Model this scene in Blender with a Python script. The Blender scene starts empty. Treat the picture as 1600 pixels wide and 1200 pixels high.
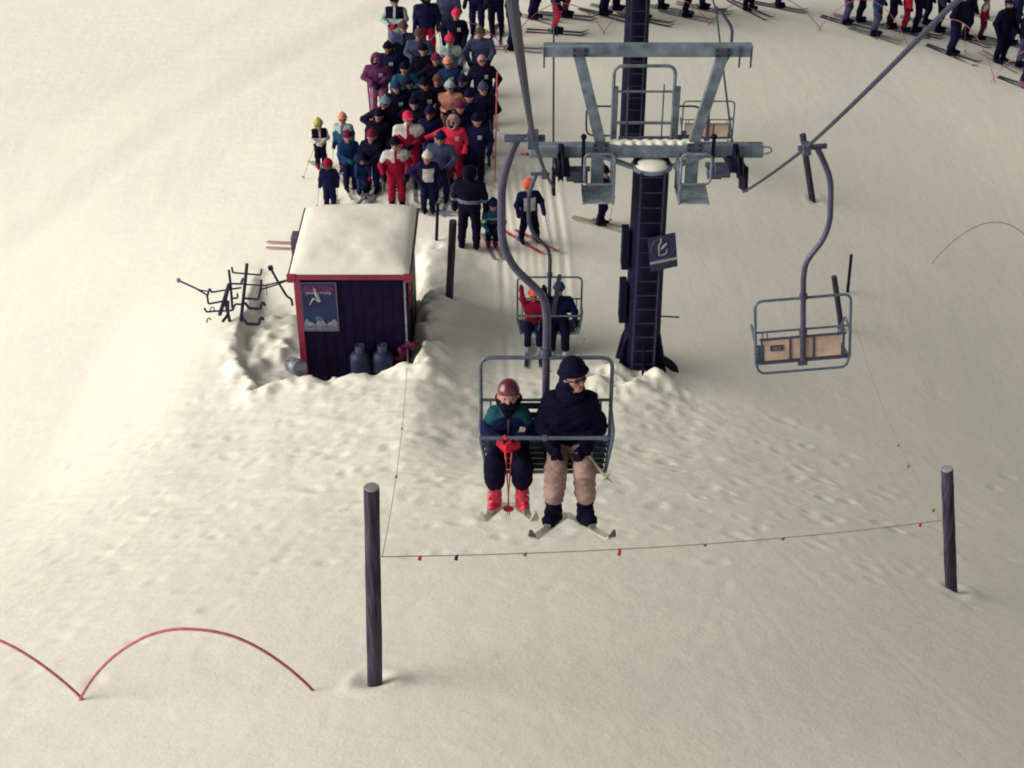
import bpy, math, random
import numpy as np
from mathutils import Vector, Matrix
random.seed(7)
R_ = math.radians
SC = bpy.context.scene
COL = SC.collection
# ------------------------------------------------------------------ camera, world, sun, exposure
CAM_Z, PITCH, FPX = 15.3, R_(33.0), 2400.0
cd = bpy.data.cameras.new("camera"); cam = bpy.data.objects.new("camera", cd); COL.objects.link(cam)
cam.location = (0, 0, CAM_Z); cam.rotation_euler = (R_(90) - PITCH, 0, 0)
cd.sensor_width = 36.0; cd.lens = FPX / 1600.0 * 36.0; cd.clip_end = 3000.0; cd.clip_start = 0.1
SC.camera = cam
SUN_EL, SUN_AZ = 23.0, -100.0       # azimuth measured from +Y towards +X: the light comes from the left
w = bpy.data.worlds.new("World"); SC.world = w; w.use_nodes = True
nt = w.node_tree; nt.nodes.clear()
sky = nt.nodes.new("ShaderNodeTexSky"); sky.sky_type = 'NISHITA'; sky.sun_disc = False
sky.sun_elevation = R_(SUN_EL); sky.sun_rotation = R_(SUN_AZ); sky.air_density = 1.6; sky.dust_density = 4.0
hs = nt.nodes.new("ShaderNodeHueSaturation"); hs.inputs['Saturation'].default_value = 0.18
mx = nt.nodes.new("ShaderNodeMix"); mx.data_type = 'RGBA'; mx.blend_type = 'MULTIPLY'; mx.inputs[0].default_value = 1.0
mx.inputs[7].default_value = (0.985, 0.955, 0.845, 1)
bg = nt.nodes.new("ShaderNodeBackground"); bg.inputs[1].default_value = 0.082
ow = nt.nodes.new("ShaderNodeOutputWorld")
nt.links.new(sky.outputs[0], hs.inputs['Color']); nt.links.new(hs.outputs[0], mx.inputs[6])
nt.links.new(mx.outputs[2], bg.inputs[0]); nt.links.new(bg.outputs[0], ow.inputs[0])
sl = bpy.data.lights.new("sun", 'SUN'); sl.energy = 2.8; sl.angle = R_(58); sl.color = (1.0, 0.942, 0.84)
so = bpy.data.objects.new("sun", sl); COL.objects.link(so)
el, az = R_(SUN_EL), R_(SUN_AZ)
sd = Vector((math.sin(az) * math.cos(el), math.cos(az) * math.cos(el), math.sin(el)))
so.rotation_euler = (-sd).to_track_quat('-Z', 'Y').to_euler(); so.location = sd * 60
SC.view_settings.view_transform = 'Standard'; SC.view_settings.look = 'None'
SC.view_settings.exposure = 0.19; SC.view_settings.gamma = 1.0
SC.render.engine = 'CYCLES'; SC.cycles.max_bounces = 5; SC.cycles.filter_width = 1.9
SC.cycles.use_denoising = True

# ------------------------------------------------------------------ survey helpers (pixel of the 1600x1200 photo -> real place)
Fv = np.array([0, math.cos(PITCH), -math.sin(PITCH)]); Uv = np.array([0, math.sin(PITCH), math.cos(PITCH)])
def ray(px, py): return Fv + np.array([(px - 800) / FPX, 0, 0]) - (py - 600) / FPX * Uv
def At(px, py, Y):
    d = ray(px, py); t = Y / d[1]; return Vector((d[0] * t, Y, CAM_Z + d[2] * t))

_tabs = {}
def vnoise(x, y, s, seed):
    if seed not in _tabs: _tabs[seed] = np.random.RandomState(seed).rand(256, 256)
    T = _tabs[seed]; x = np.asarray(x, float) / s + 37.3; y = np.asarray(y, float) / s + 11.7
    xi = np.floor(x).astype(int); yi = np.floor(y).astype(int); fx = x - xi; fy = y - yi
    fx = fx * fx * (3 - 2 * fx); fy = fy * fy * (3 - 2 * fy)
    a = T[xi % 256, yi % 256]; b = T[(xi + 1) % 256, yi % 256]; c = T[xi % 256, (yi + 1) % 256]; d = T[(xi + 1) % 256, (yi + 1) % 256]
    return (a + (b - a) * fx) * (1 - fy) + (c + (d - c) * fx) * fy - 0.5
def blob(x, y, cx, cy, rx, ry, p=2.0): return np.exp(-(np.abs((x - cx) / rx) ** p + np.abs((y - cy) / ry) ** p))
def sstep(a, b, v):
    t = np.clip((v - a) / (b - a), 0, 1); return t * t * (3 - 2 * t)
HX0, HX1, HY0, HY1 = -4.16, -2.02, 23.95, 26.45        # hut footprint
def gbase(x, y):
    x = np.asarray(x, float); y = np.asarray(y, float)
    v = np.clip((22.5 - y) / 1.0, -40, 40); z = 0.40 * np.log1p(np.exp(v))
    z = np.where(y < 5, 7.0 + (5 - y) * 0.40 , z)
    xc = np.clip(x, -60, 60)
    z = z - 2.1 * np.log(np.cosh((xc - 0.0) / 6.0)) * (1 - 0.45 * sstep(29, 42, y))  # cross dome added to the slope's shape so snow darkens left to right
    # groomed edge with loose snow beyond, upper left
    d = (x + 12.2) * (-8.2) + (y - 33.6) * 6.8; d = d / 10.65
    d = d + 0.5 * vnoise(x, y, 4.0, 3)
    z = z + 0.07 * sstep(0.0, 1.2, d) - 0.02 * np.exp(-((d + 0.25) / 0.35) ** 2)
    d2 = d - 3.6 + 1.1 * vnoise(x, y, 5.0, 5)
    z = z + 0.05 * sstep(0.0, 1.8, d2)
    # packed snow standing round the hut, with a crumbling dug edge
    nz = vnoise(x, y, 0.62, 12) * 0.42 + vnoise(x, y, 0.24, 13) * 0.22 + vnoise(x, y, 0.1, 15) * 0.10
    sur = 0.46 * sstep(17.0, 22.6, y) * sstep(31.0, 26.5, y) * sstep(-9.0, -5.6, x) * sstep(-0.15 + 0.35 * vnoise(x, y, 0.8, 8) + .2 * vnoise(x, y, .3, 9), -1.75, x)
    xl = HX0 - 0.30 - 0.85 * np.tanh(np.clip(y - 23.5, 0, 4) * .7)
    dx = np.minimum(x - xl, HX1 + 0.22 - x); dy = y - 23.42; din = np.minimum(dx, dy) + nz
    pit = sstep(-0.16, 0.16, din) * sstep(30.0, 26.6, y)
    rim = np.exp(-((din + 0.26) / 0.26) ** 2) * sstep(27, 25, y) * sstep(0, .3, sur)
    z = z + sur * (1 - pit) + (0.10 + 0.20 * vnoise(x, y, 0.45, 16) + .10 * vnoise(x, y, 0.16, 17)) * rim
    z = z + pit * sstep(HX0 + .1, HX0 - .3, x) * sstep(-7.5, -6.5, x) * sstep(28, 26, y) * (0.16 + .24 * vnoise(x, y, 0.4, 18) + .15 * vnoise(x, y, .17, 19))
    # heap round the mast foot
    z = z + (0.24 + 0.4 * vnoise(x, y, 0.4, 24) - .4 * np.abs(vnoise(x, y, 0.2, 25))) * blob(x, y, 2.2, 23.6, 0.9, 0.5, 3)
    return z
def gz(x, y): return float(gbase(x, y))
def G(px, py, lift=0.0):
    d = ray(px, py); lo, hi = 4.0, 200.0
    for t in np.arange(6, 200, 0.5):
        if CAM_Z + d[2] * t < gz(d[0] * t, d[1] * t) + lift: hi = t; lo = t - 0.5; break
    for _ in range(24):
        m = (lo + hi) / 2
        if CAM_Z + d[2] * m < gz(d[0] * m, d[1] * m) + lift: hi = m
        else: lo = m
    return Vector((d[0] * hi, d[1] * hi, CAM_Z + d[2] * hi))
def topz(base, py):      # height at base's distance that shows at picture row py
    return At(800, py, base.y).z

# ------------------------------------------------------------------ materials
MATS = {}
def mat(name, col, rough=0.7, metal=0.0, var=0.25, scale=9.0, bump=0.0, bscale=40.0, sheen=0.0, coat=0.0, stretch=None):
    if name in MATS: return MATS[name]
    m = bpy.data.materials.new(name); m.use_nodes = True; t = m.node_tree; b = t.nodes['Principled BSDF']
    tc = t.nodes.new('ShaderNodeTexCoord'); n = t.nodes.new('ShaderNodeTexNoise'); n.inputs['Scale'].default_value = scale; n.inputs['Detail'].default_value = 5
    vec = tc.outputs['Object']
    if stretch: mp = t.nodes.new('ShaderNodeMapping'); mp.inputs['Scale'].default_value = stretch; t.links.new(vec, mp.inputs[0]); vec = mp.outputs[0]
    t.links.new(vec, n.inputs['Vector'])
    r = t.nodes.new('ShaderNodeValToRGB'); r.color_ramp.elements[0].position = 0.3; r.color_ramp.elements[1].position = 0.7
    lo = [c * (1 - var) for c in col]; hi = [min(1, c * (1 + var)) for c in col]
    r.color_ramp.elements[0].color = (*lo, 1); r.color_ramp.elements[1].color = (*hi, 1)
    t.links.new(n.outputs['Fac'], r.inputs[0]); t.links.new(r.outputs[0], b.inputs['Base Color'])
    b.inputs['Roughness'].default_value = rough; b.inputs['Metallic'].default_value = metal
    b.inputs['Specular IOR Level'].default_value = 0.10 if rough > .59 else (0.25 if rough > .45 else 0.5)
    if sheen: b.inputs['Sheen Weight'].default_value = sheen
    if coat: b.inputs['Coat Weight'].default_value = coat
    if bump:
        n2 = t.nodes.new('ShaderNodeTexNoise'); n2.inputs['Scale'].default_value = bscale; n2.inputs['Detail'].default_value = 4
        t.links.new(vec, n2.inputs['Vector'])
        bp = t.nodes.new('ShaderNodeBump'); bp.inputs['Strength'].default_value = bump; bp.inputs['Distance'].default_value = 0.02
        t.links.new(n2.outputs['Fac'], bp.inputs['Height']); t.links.new(bp.outputs[0], b.inputs['Normal'])
    MATS[name] = m; return m
def snow_mat():
    m = bpy.data.materials.new("snow"); m.use_nodes = True; t = m.node_tree; b = t.nodes['Principled BSDF']; L = t.links
    tc = t.nodes.new('ShaderNodeTexCoord')
    def noise(sc, det=6, rough=0.55, vec=None):
        n = t.nodes.new('ShaderNodeTexNoise'); n.inputs['Scale'].default_value = sc; n.inputs['Detail'].default_value = det; n.inputs['Roughness'].default_value = rough
        L.new(vec or tc.outputs['Object'], n.inputs['Vector']); return n
    n1 = noise(0.35, 8); n2 = noise(3.0, 6)
    mp = t.nodes.new('ShaderNodeMapping'); mp.inputs['Scale'].default_value = (1.0, 0.22, 1.0); mp.inputs['Rotation'].default_value = (0, 0, R_(6)); L.new(tc.outputs['Object'], mp.inputs[0])
    n3 = noise(2.2, 5, 0.6, mp.outputs[0])
    ma = t.nodes.new('ShaderNodeMath'); ma.operation = 'ADD'; L.new(n1.outputs['Fac'], ma.inputs[0]); L.new(n3.outputs['Fac'], ma.inputs[1])
    r = t.nodes.new('ShaderNodeValToRGB'); e = r.color_ramp.elements
    e[0].position = 0.34; e[0].color = (0.79, 0.775, 0.72, 1); e[1].position = 0.66; e[1].color = (0.855, 0.84, 0.76, 1)
    md = t.nodes.new('ShaderNodeMath'); md.operation = 'MULTIPLY'; md.inputs[1].default_value = 0.5; L.new(ma.outputs[0], md.inputs[0]); L.new(md.outputs[0], r.inputs[0])
    L.new(r.outputs[0], b.inputs['Base Color']); b.inputs['Roughness'].default_value = 0.85
    b.inputs['Specular IOR Level'].default_value = 0.15
    b1 = t.nodes.new('ShaderNodeBump'); b1.inputs['Strength'].default_value = 0.3; b1.inputs['Distance'].default_value = 0.05; L.new(n2.outputs['Fac'], b1.inputs['Height'])
    n4 = noise(22, 8, 0.7); b2 = t.nodes.new('ShaderNodeBump'); b2.inputs['Strength'].default_value = 0.3; b2.inputs['Distance'].default_value = 0.025; L.new(n4.outputs['Fac'], b2.inputs['Height'])
    L.new(b1.outputs[0], b2.inputs['Normal'])
    b3 = t.nodes.new('ShaderNodeBump'); b3.inputs['Strength'].default_value = 0.15; b3.inputs['Distance'].default_value = 0.06; L.new(n3.outputs['Fac'], b3.inputs['Height'])
    L.new(b2.outputs[0], b3.inputs['Normal']); L.new(b3.outputs[0], b.inputs['Normal'])
    return m
SNOW = snow_mat(); MATS['snow'] = SNOW
GALV = mat('galvanised_steel', (0.17, 0.215, 0.275), 0.5, 0.3, 0.38, 5, 0.15)
GALVD = mat('weathered_steel', (0.075, 0.09, 0.14), 0.5, 0.3, 0.3, 10, 0.1)
DARK = mat('dark_painted_steel', (0.008, 0.0065, 0.026), 0.65, 0.0, 0.35, 6, 0.15)
RUBB = mat('black_rubber', (0.012, 0.011, 0.028), 0.6, 0, 0.3)
ROPE = mat('steel_rope', (0.06, 0.065, 0.11), 0.6, 0.3, 0.3, 60, 0.4, 300)
SKIN = mat('skin', (0.36, 0.18, 0.16), 0.55, 0, 0.08)
EYE = mat('dark_eye', (0.02, 0.015, 0.02), 0.2, 0, 0.0)
def cloth(key, col): return mat('cloth_' + key, col, 0.85, 0, 0.28, 7, 0.45, 22, 0.0)
C = dict(navy=(0.007, 0.008, 0.048), black=(0.0045, 0.003, 0.018), blue=(0.012, 0.035, 0.13), teal=(0.014, 0.07, 0.12), red=(0.26, 0.008, 0.035),
         pink=(0.62, 0.03, 0.09), white=(0.50, 0.48, 0.47), grey=(0.14, 0.16, 0.22), purple=(0.11, 0.03, 0.10), mauve=(0.25, 0.09, 0.19), orange=(0.72, 0.12, 0.07),
         peach=(0.62, 0.29, 0.21), maroon=(0.13, 0.015, 0.05), tan=(0.30, 0.195, 0.185), ice=(0.33, 0.42, 0.44), yellow=(0.42, 0.42, 0.10), brown=(0.09, 0.05, 0.05),
         dusk=(0.05, 0.06, 0.13), sky=(0.12, 0.22, 0.30), green=(0.010, 0.06, 0.085))
def K(c): return cloth(c, C[c])
POLEM = {'dark': mat('pole_dark', (0.03, 0.03, 0.07), 0.4), 'pink': mat('pole_pink', (0.70, 0.09, 0.09), 0.4), 'pale': mat('pole_pale', (0.42, 0.40, 0.30), 0.4), 'grey': mat('pole_grey', (0.2, 0.22, 0.27), 0.4)}
SKIM = {'pale': mat('ski_pale', (0.45, 0.42, 0.33), 0.35, 0, 0.15), 'grey': mat('ski_grey', (0.20, 0.21, 0.25), 0.35, 0, 0.2), 'red': mat('ski_red', (0.42, 0.06, 0.07), 0.35, 0, 0.2),
        'dark': mat('ski_dark', (0.025, 0.025, 0.06), 0.35, 0, 0.2), 'blue': mat('ski_blue', (0.05, 0.10, 0.22), 0.35, 0, 0.2)}
CANE = mat('red_cane', (0.42, 0.11, 0.14), 0.55, 0, 0.25, 20)

# ------------------------------------------------------------------ mesh builder
class MB:
    def __init__(s): s.v = []; s.f = []; s.m = []; s.cur = 0
    def add(s, vs, fs):
        o = len(s.v); s.v += [tuple(v) for v in vs]; s.f += [tuple(i + o for i in f) for f in fs]; s.m += [s.cur] * len(fs); return s
    def box(s, c, d, M=None, taper=None):
        hx, hy, hz = d[0] / 2, d[1] / 2, d[2] / 2
        vs = [Vector((x * hx, y * hy, z * hz)) for z in (-1, 1) for y in (-1, 1) for x in (-1, 1)]
        if taper: vs = [Vector((v.x * (taper if v.z > 0 else 1), v.y * (taper if v.z > 0 else 1), v.z)) for v in vs]
        if M is not None: vs = [M @ v for v in vs]
        c = Vector(c); vs = [v + c for v in vs]
        return s.add(vs, [(0, 2, 3, 1), (4, 5, 7, 6), (0, 1, 5, 4), (2, 6, 7, 3), (0, 4, 6, 2), (1, 3, 7, 5)])
    def beam(s, a, b, w_, d_, up=Vector((0, 1, 0))):
        a, b = Vector(a), Vector(b); z = (b - a).normalized(); x = up.cross(z)
        if x.length < 1e-4: x = Vector((1, 0, 0)).cross(z)
        x.normalize(); y = z.cross(x); M = Matrix((x, y, z)).transposed()
        return s.box((a + b) / 2, (w_, d_, (b - a).length), M)
    def tube(s, pts, r, n=8, caps=True):
        pts = [Vector(p) for p in pts]; k = len(pts); rs = r if isinstance(r, (list, tuple)) else [r] * k
        T = [(pts[min(i + 1, k - 1)] - pts[max(i - 1, 0)]).normalized() for i in range(k)]
        up = Vector((0, 0, 1)) if abs(T[0].z) < 0.9 else Vector((0, 1, 0)); X = up.cross(T[0]).normalized(); vs = []; fs = []
        for i in range(k):
            X = (X - T[i] * X.dot(T[i])).normalized(); Y = T[i].cross(X)
            for j in range(n):
                a = 2 * math.pi * j / n; vs.append(pts[i] + (X * math.cos(a) + Y * math.sin(a)) * rs[i])
        for i in range(k - 1):
            for j in range(n): fs.append((i * n + j, i * n + (j + 1) % n, (i + 1) * n + (j + 1) % n, (i + 1) * n + j))
        if caps: fs.append(tuple(range(n))[::-1]); fs.append(tuple((k - 1) * n + j for j in range(n)))
        return s.add(vs, fs)
    def ball(s, c, r, nu=12, nv=8, cut=None, M=None):
        c = Vector(c); r = Vector(r) if hasattr(r, '__len__') else Vector((r, r, r)); vs = []; fs = []
        lo = -math.pi / 2 if cut is None else cut
        for i in range(nv + 1):
            th = lo + (math.pi / 2 - lo) * i / nv
            for j in range(nu):
                a = 2 * math.pi * j / nu; p = Vector((r.x * math.cos(th) * math.cos(a), r.y * math.cos(th) * math.sin(a), r.z * math.sin(th)))
                if M is not None: p = M @ p
                vs.append(c + p)
        for i in range(nv):
            for j in range(nu): fs.append((i * nu + j, i * nu + (j + 1) % nu, (i + 1) * nu + (j + 1) % nu, (i + 1) * nu + j))
        fs.append(tuple(range(nu))[::-1]); return s.add(vs, fs)
    def lathe(s, c, prof, n=16, axis=None):
        c = Vector(c); vs = []; fs = []; q = axis.to_track_quat('Z', 'Y').to_matrix() if axis is not None else None
        for (r, z) in prof:
            for j in range(n):
                a = 2 * math.pi * j / n; p = Vector((r * math.cos(a), r * math.sin(a), z)); vs.append(c + (q @ p if q is not None else p))
        for i in range(len(prof) - 1):
            for j in range(n): fs.append((i * n + j, i * n + (j + 1) % n, (i + 1) * n + (j + 1) % n, (i + 1) * n + j))
        fs.append(tuple(range(n))[::-1]); fs.append(tuple((len(prof) - 1) * n + j for j in range(n))); return s.add(vs, fs)
    def build(s, name, m, parent=None, origin=None, smooth=True, bevel=0.0):
        me = bpy.data.meshes.new(name); o0 = Vector(origin) if origin is not None else Vector((0, 0, 0))
        me.from_pydata([tuple(Vector(v) - o0) for v in s.v], [], s.f)
        ms = m if isinstance(m, (list, tuple)) else [m]
        for q in ms: me.materials.append(q)
        if len(ms) > 1: me.polygons.foreach_set('material_index', s.m)
        if smooth: me.shade_smooth(); me.set_sharp_from_angle(angle=R_(40))
        me.update(); ob = bpy.data.objects.new(name, me); COL.objects.link(ob)
        if parent is not None: ob.parent = parent
        elif origin is not None: ob.location = o0
        if bevel:
            b = ob.modifiers.new('bevel', 'BEVEL'); b.width = bevel; b.segments = 2; b.limit_method = 'ANGLE'
        return ob
def fillet(pts, rad, n=5):
    pts = [Vector(p) for p in pts]; out = [pts[0]]
    for i in range(1, len(pts) - 1):
        a, b, c = pts[i - 1], pts[i], pts[i + 1]; u = (a - b); v = (c - b); r = min(rad, u.length * 0.48, v.length * 0.48)
        p0 = b + u.normalized() * r; p2 = b + v.normalized() * r
        for k in range(n + 1):
            t = k / n; out.append(p0 * (1 - t) ** 2 + b * 2 * t * (1 - t) + p2 * t * t)
    out.append(pts[-1]); return out
def tag(o, label=None, cat=None, group=None, kind=None):
    if label: o['label'] = label
    if cat: o['category'] = cat
    if group: o['group'] = group
    if kind: o['kind'] = kind
    return o
def thing(name, loc, label, cat, group=None, rz=0.0):
    o = bpy.data.objects.new(name, None); o.empty_display_size = 0.1; COL.objects.link(o); o.location = loc; o.rotation_euler = (0, 0, rz)
    return tag(o, label, cat, group)
def kids(o): return [c for c in bpy.data.objects if c.parent == o]
def copy_tree(o, parent=None):
    c = o.copy(); COL.objects.link(c); c.parent = parent
    for ch in kids(o): copy_tree(ch, c)
    return c

def sdf_mesh(prims, res, k, wr=0.0):
    P = [(np.array(a, float), np.array(b, float), ra, rb, mi) for a, b, ra, rb, mi in prims]
    lo = np.min([np.minimum(a - ra, b - rb) for a, b, ra, rb, _ in P], 0) - 2.5 * res - k * .3; hi = np.max([np.maximum(a + ra, b + rb) for a, b, ra, rb, _ in P], 0) + 2.5 * res + k * .3
    N = np.ceil((hi - lo) / res).astype(int) + 1; ax = [lo[i] + res * np.arange(N[i]) for i in range(3)]
    F = np.full(N, 1.0); B = np.full(N, 9.0); I = np.zeros(N, int)
    for a, b, ra, rb, mi in P:
        mg = k + 2.5 * res; l = np.minimum(a - ra, b - rb) - mg; h = np.maximum(a + ra, b + rb) + mg
        sl_ = tuple(slice(max(0, int((l[i] - lo[i]) / res)), min(N[i], int((h[i] - lo[i]) / res) + 2)) for i in range(3))
        X, Y, Z = np.meshgrid(ax[0][sl_[0]], ax[1][sl_[1]], ax[2][sl_[2]], indexing='ij')
        d = b - a; L2 = max(d @ d, 1e-9); t = np.clip(((X - a[0]) * d[0] + (Y - a[1]) * d[1] + (Z - a[2]) * d[2]) / L2, 0, 1)
        D = np.sqrt((X - a[0] - t * d[0]) ** 2 + (Y - a[1] - t * d[1]) ** 2 + (Z - a[2] - t * d[2]) ** 2) - (ra + (rb - ra) * t)
        f = F[sl_]; kk = min(k, 1.3 * min(ra, rb)); hh = np.maximum(kk - np.abs(f - D), 0) / kk; F[sl_] = np.minimum(f, D) - hh * hh * kk / 4
        bb = B[sl_]; c = D < bb; bb[c] = D[c]; I[sl_][c] = mi
    if wr:
        X, Y, Z = np.meshgrid(*ax, indexing='ij'); rs_ = np.random.RandomState(int(abs(prims[0][2]) * 1e4) % 97); Nn = np.zeros(N)
        for q_ in range(7):
            kx, ky, kz = rs_.uniform(-22, 22), rs_.uniform(-22, 22), rs_.uniform(18, 48) * rs_.choice([-1, 1]); Nn += np.abs(np.sin(X * kx + Y * ky + Z * kz + rs_.uniform(0, 6) + 1.5 * np.sin(X * 13 + Z * 9 + q_))) - .64
        F = F + wr * Nn * (I != 0) * 0.5
    S = F < 0; cn = [n - 1 for n in N]; acc = np.zeros(tuple(cn) + (3,)); cnt = np.zeros(cn)
    for axn in range(3):
        o1, o2 = [q for q in range(3) if q != axn]
        s0 = [slice(None)] * 3; s1_ = [slice(None)] * 3; s0[axn] = slice(0, -1); s1_[axn] = slice(1, None)
        f0, f1 = F[tuple(s0)], F[tuple(s1_)]; cr = (f0 < 0) != (f1 < 0); t = np.where(cr, f0 / np.where(cr, f0 - f1, 1), 0)
        for u in (0, 1):
            for v in (0, 1):
                sl_ = [slice(None)] * 3; sl_[o1] = slice(u, u + cn[o1]); sl_[o2] = slice(v, v + cn[o2]); c = cr[tuple(sl_)]; tt = t[tuple(sl_)]
                cnt += c; acc[..., axn] += np.where(c, tt, 0); acc[..., o1] += c * u; acc[..., o2] += c * v
    act = cnt > 0; idx = -np.ones(cn, int); idx[act] = np.arange(act.sum()); cells = np.argwhere(act)
    V = (cells + acc[act] / cnt[act][:, None]) * res + lo
    vi = np.clip(np.round((V - lo) / res).astype(int), 0, np.array(N) - 1); VM = I[vi[:, 0], vi[:, 1], vi[:, 2]]
    Q = []
    for axn in range(3):
        o1, o2 = [(1, 2), (2, 0), (0, 1)][axn]
        s0 = [slice(None)] * 3; s1_ = [slice(None)] * 3; s0[axn] = slice(0, -1); s1_[axn] = slice(1, None)
        A0, A1 = S[tuple(s0)], S[tuple(s1_)]; e = np.argwhere(A0 != A1); e = e[(e[:, o1] > 0) & (e[:, o2] > 0) & (e[:, o1] < cn[o1]) & (e[:, o2] < cn[o2])]
        def cell(d1, d2): c = e.copy(); c[:, o1] -= d1; c[:, o2] -= d2; return idx[c[:, 0], c[:, 1], c[:, 2]]
        q4 = np.stack([cell(1, 1), cell(0, 1), cell(0, 0), cell(1, 0)], -1); fl = A0[e[:, 0], e[:, 1], e[:, 2]]; q4[~fl] = q4[~fl][:, ::-1]; Q.append(q4)
    return V, np.concatenate(Q), VM
def sdf_object(name, prims, mats, res, k, parent, zone=None, wr=0.0):
    V, Q, VM = sdf_mesh(prims, res, k, wr); me = bpy.data.meshes.new(name); me.vertices.add(len(V)); me.vertices.foreach_set('co', V.astype(np.float32).ravel())
    me.loops.add(Q.size); me.loops.foreach_set('vertex_index', Q.astype(np.int32).ravel()); me.polygons.add(len(Q)); me.polygons.foreach_set('loop_start', np.arange(0, Q.size, 4, dtype=np.int32))
    me.update(calc_edges=True)
    for m_ in mats: me.materials.append(m_)
    FM = np.sort(VM[Q], axis=1)[:, 1]
    if zone is not None: FM = zone(V[Q].mean(1), FM)
    me.polygons.foreach_set('material_index', FM.astype(np.int32)); me.shade_smooth(); me.validate()
    o = bpy.data.objects.new(name, me); COL.objects.link(o); o.parent = parent; return o
# ------------------------------------------------------------------ ground
def axis(parts):
    out = []
    for a, b, st in parts: out += list(np.arange(a, b, st))
    return np.array(out + [parts[-1][1]])
xs = axis([(-600, -100, 50), (-100, -30, 7), (-30, -14, 0.8), (-14, 14, 0.055), (14, 30, 0.8), (30, 100, 7), (100, 600, 50)])
ys = axis([(-120, -10, 10), (-10, 8, 1.0), (8, 18, 0.07), (18, 27, 0.045), (27, 30, 0.08), (30, 48, 0.16), (48, 80, 1.6), (80, 900, 60)])
Xg, Yg = np.meshgrid(xs, ys)
Zg = gbase(Xg, Yg)
fade = sstep(16, 13, np.abs(Xg)) * sstep(50, 46, Yg) * sstep(6, 8, Yg)
rough_zone = np.clip(0.03 + 0.50 * blob(Xg, Yg, -3.4, 23.0, 3.6, 2.2) + 0.9 * blob(Xg, Yg, 2.3, 23, 1.6, 1.2) + 0.6 * blob(Xg, Yg, -1.7, 26, 0.9, 3) + 0.5 * blob(Xg, Yg, -5.0, 25.0, 0.8, 1.2) + 0.16 * blob(Xg, Yg, -3.5, 18, 5, 5) + 0.42 * blob(Xg, Yg, 0.2, 20, 5, 2.5), 0, 1.6)
Zg = Zg + fade * (0.06 * vnoise(Xg, Yg, 3.1, 31) + rough_zone * (0.085 * vnoise(Xg, Yg, 0.75, 32) + 0.05 * vnoise(Xg, Yg, 0.33, 33) + 0.022 * vnoise(Xg, Yg, 0.17, 34)) - np.clip(rough_zone, 0, 1.2) * (0.05 * np.abs(vnoise(Xg, Yg, 0.24, 36)) + 0.04 * np.abs(vnoise(Xg, Yg, 0.13, 37))))
rng = np.random.RandomState(5)
foot = np.zeros_like(Zg)
def dent(cx, cy, r, depth, ell=1.0, ang=0.0):
    i0, i1 = np.searchsorted(ys, [cy - 3 * r, cy + 3 * r]); j0, j1 = np.searchsorted(xs, [cx - 3 * r, cx + 3 * r])
    if i1 <= i0 or j1 <= j0: return
    dx = Xg[i0:i1, j0:j1] - cx; dy = Yg[i0:i1, j0:j1] - cy; u = dx * math.cos(ang) + dy * math.sin(ang); v = -dx * math.sin(ang) + dy * math.cos(ang)
    q = (u / r) ** 2 + (v / (r * ell)) ** 2; foot[i0:i1, j0:j1] += -depth * np.exp(-q) + 0.35 * depth * np.exp(-(np.sqrt(q) - 1.6) ** 2 * 3)
for _ in range(320):      # boot holes and scuffs
    cx, cy = rng.normal(0.5, 4.0), rng.uniform(15, 23.5); dent(cx, cy, rng.uniform(0.06, 0.11), rng.uniform(0.006, 0.022), 1.6, rng.uniform(0, 3))
for _ in range(160): dent(rng.normal(-5.8, 2.2), rng.uniform(12, 24), rng.uniform(0.07, 0.12), rng.uniform(0.004, 0.02), 1.6, rng.uniform(0, 3))
def track(pts, wd, depth):
    pts = [Vector(p) for p in pts]
    for a, b in zip(pts[:-1], pts[1:]):
        L = (b - a).length
        for k in range(int(L / (wd * 0.8))):
            p = a + (b - a) * (k * wd * 0.8 / L); dent(p.x, p.y, wd, depth)
for k in range(14):     # ski tracks over the slope and the loading track
    x0, y0 = rng.uniform(-10, 8), rng.uniform(9, 16); an = rng.uniform(-0.6, 0.5); x1 = x0 + an * 6; y1 = y0 + rng.uniform(4, 9)
    track([(x0, y0, 0), ((x0 + x1) / 2 + rng.normal(0, 0.4), (y0 + y1) / 2, 0), (x1, y1, 0)], 0.07, 0.0013)
for k in range(8): track([(0.0 + k * 0.16, 22.5, 0), (-0.2 + k * 0.18, 29, 0), (-0.5 + k * 0.2, 33, 0)], 0.09, 0.018)
for (cx, cy, r_) in [(G(a_, b_).x, G(a_, b_).y, .13) for a_, b_ in ((584, 1066), (1493, 920), (701, 458), (1274, 312))]: foot += -.06 * np.exp(-((Xg - cx) ** 2 + (Yg - cy) ** 2) / r_ ** 2) + .022 * np.exp(-((np.sqrt((Xg - cx) ** 2 + (Yg - cy) ** 2) - .24 - .12 * vnoise(Xg, Yg, .2, 61)) / .08) ** 2)
Zg = Zg + foot
ny, nx = Zg.shape
me = bpy.data.meshes.new('snow_ground')
me.vertices.add(nx * ny); me.vertices.foreach_set('co', np.stack([Xg, Yg, Zg], -1).astype(np.float32).ravel())
ii, jj = np.meshgrid(np.arange(ny - 1), np.arange(nx - 1), indexing='ij'); a = (ii * nx + jj).ravel()
q = np.stack([a, a + 1, a + nx + 1, a + nx], -1).astype(np.int32)
me.loops.add(q.size); me.loops.foreach_set('vertex_index', q.ravel()); me.polygons.add(len(q)); me.polygons.foreach_set('loop_start', np.arange(0, q.size, 4, dtype=np.int32))
me.update(calc_edges=True); me.shade_smooth(); me.materials.append(SNOW)
go = bpy.data.objects.new('snow_ground', me); COL.objects.link(go); tag(go, kind='structure')

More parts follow.
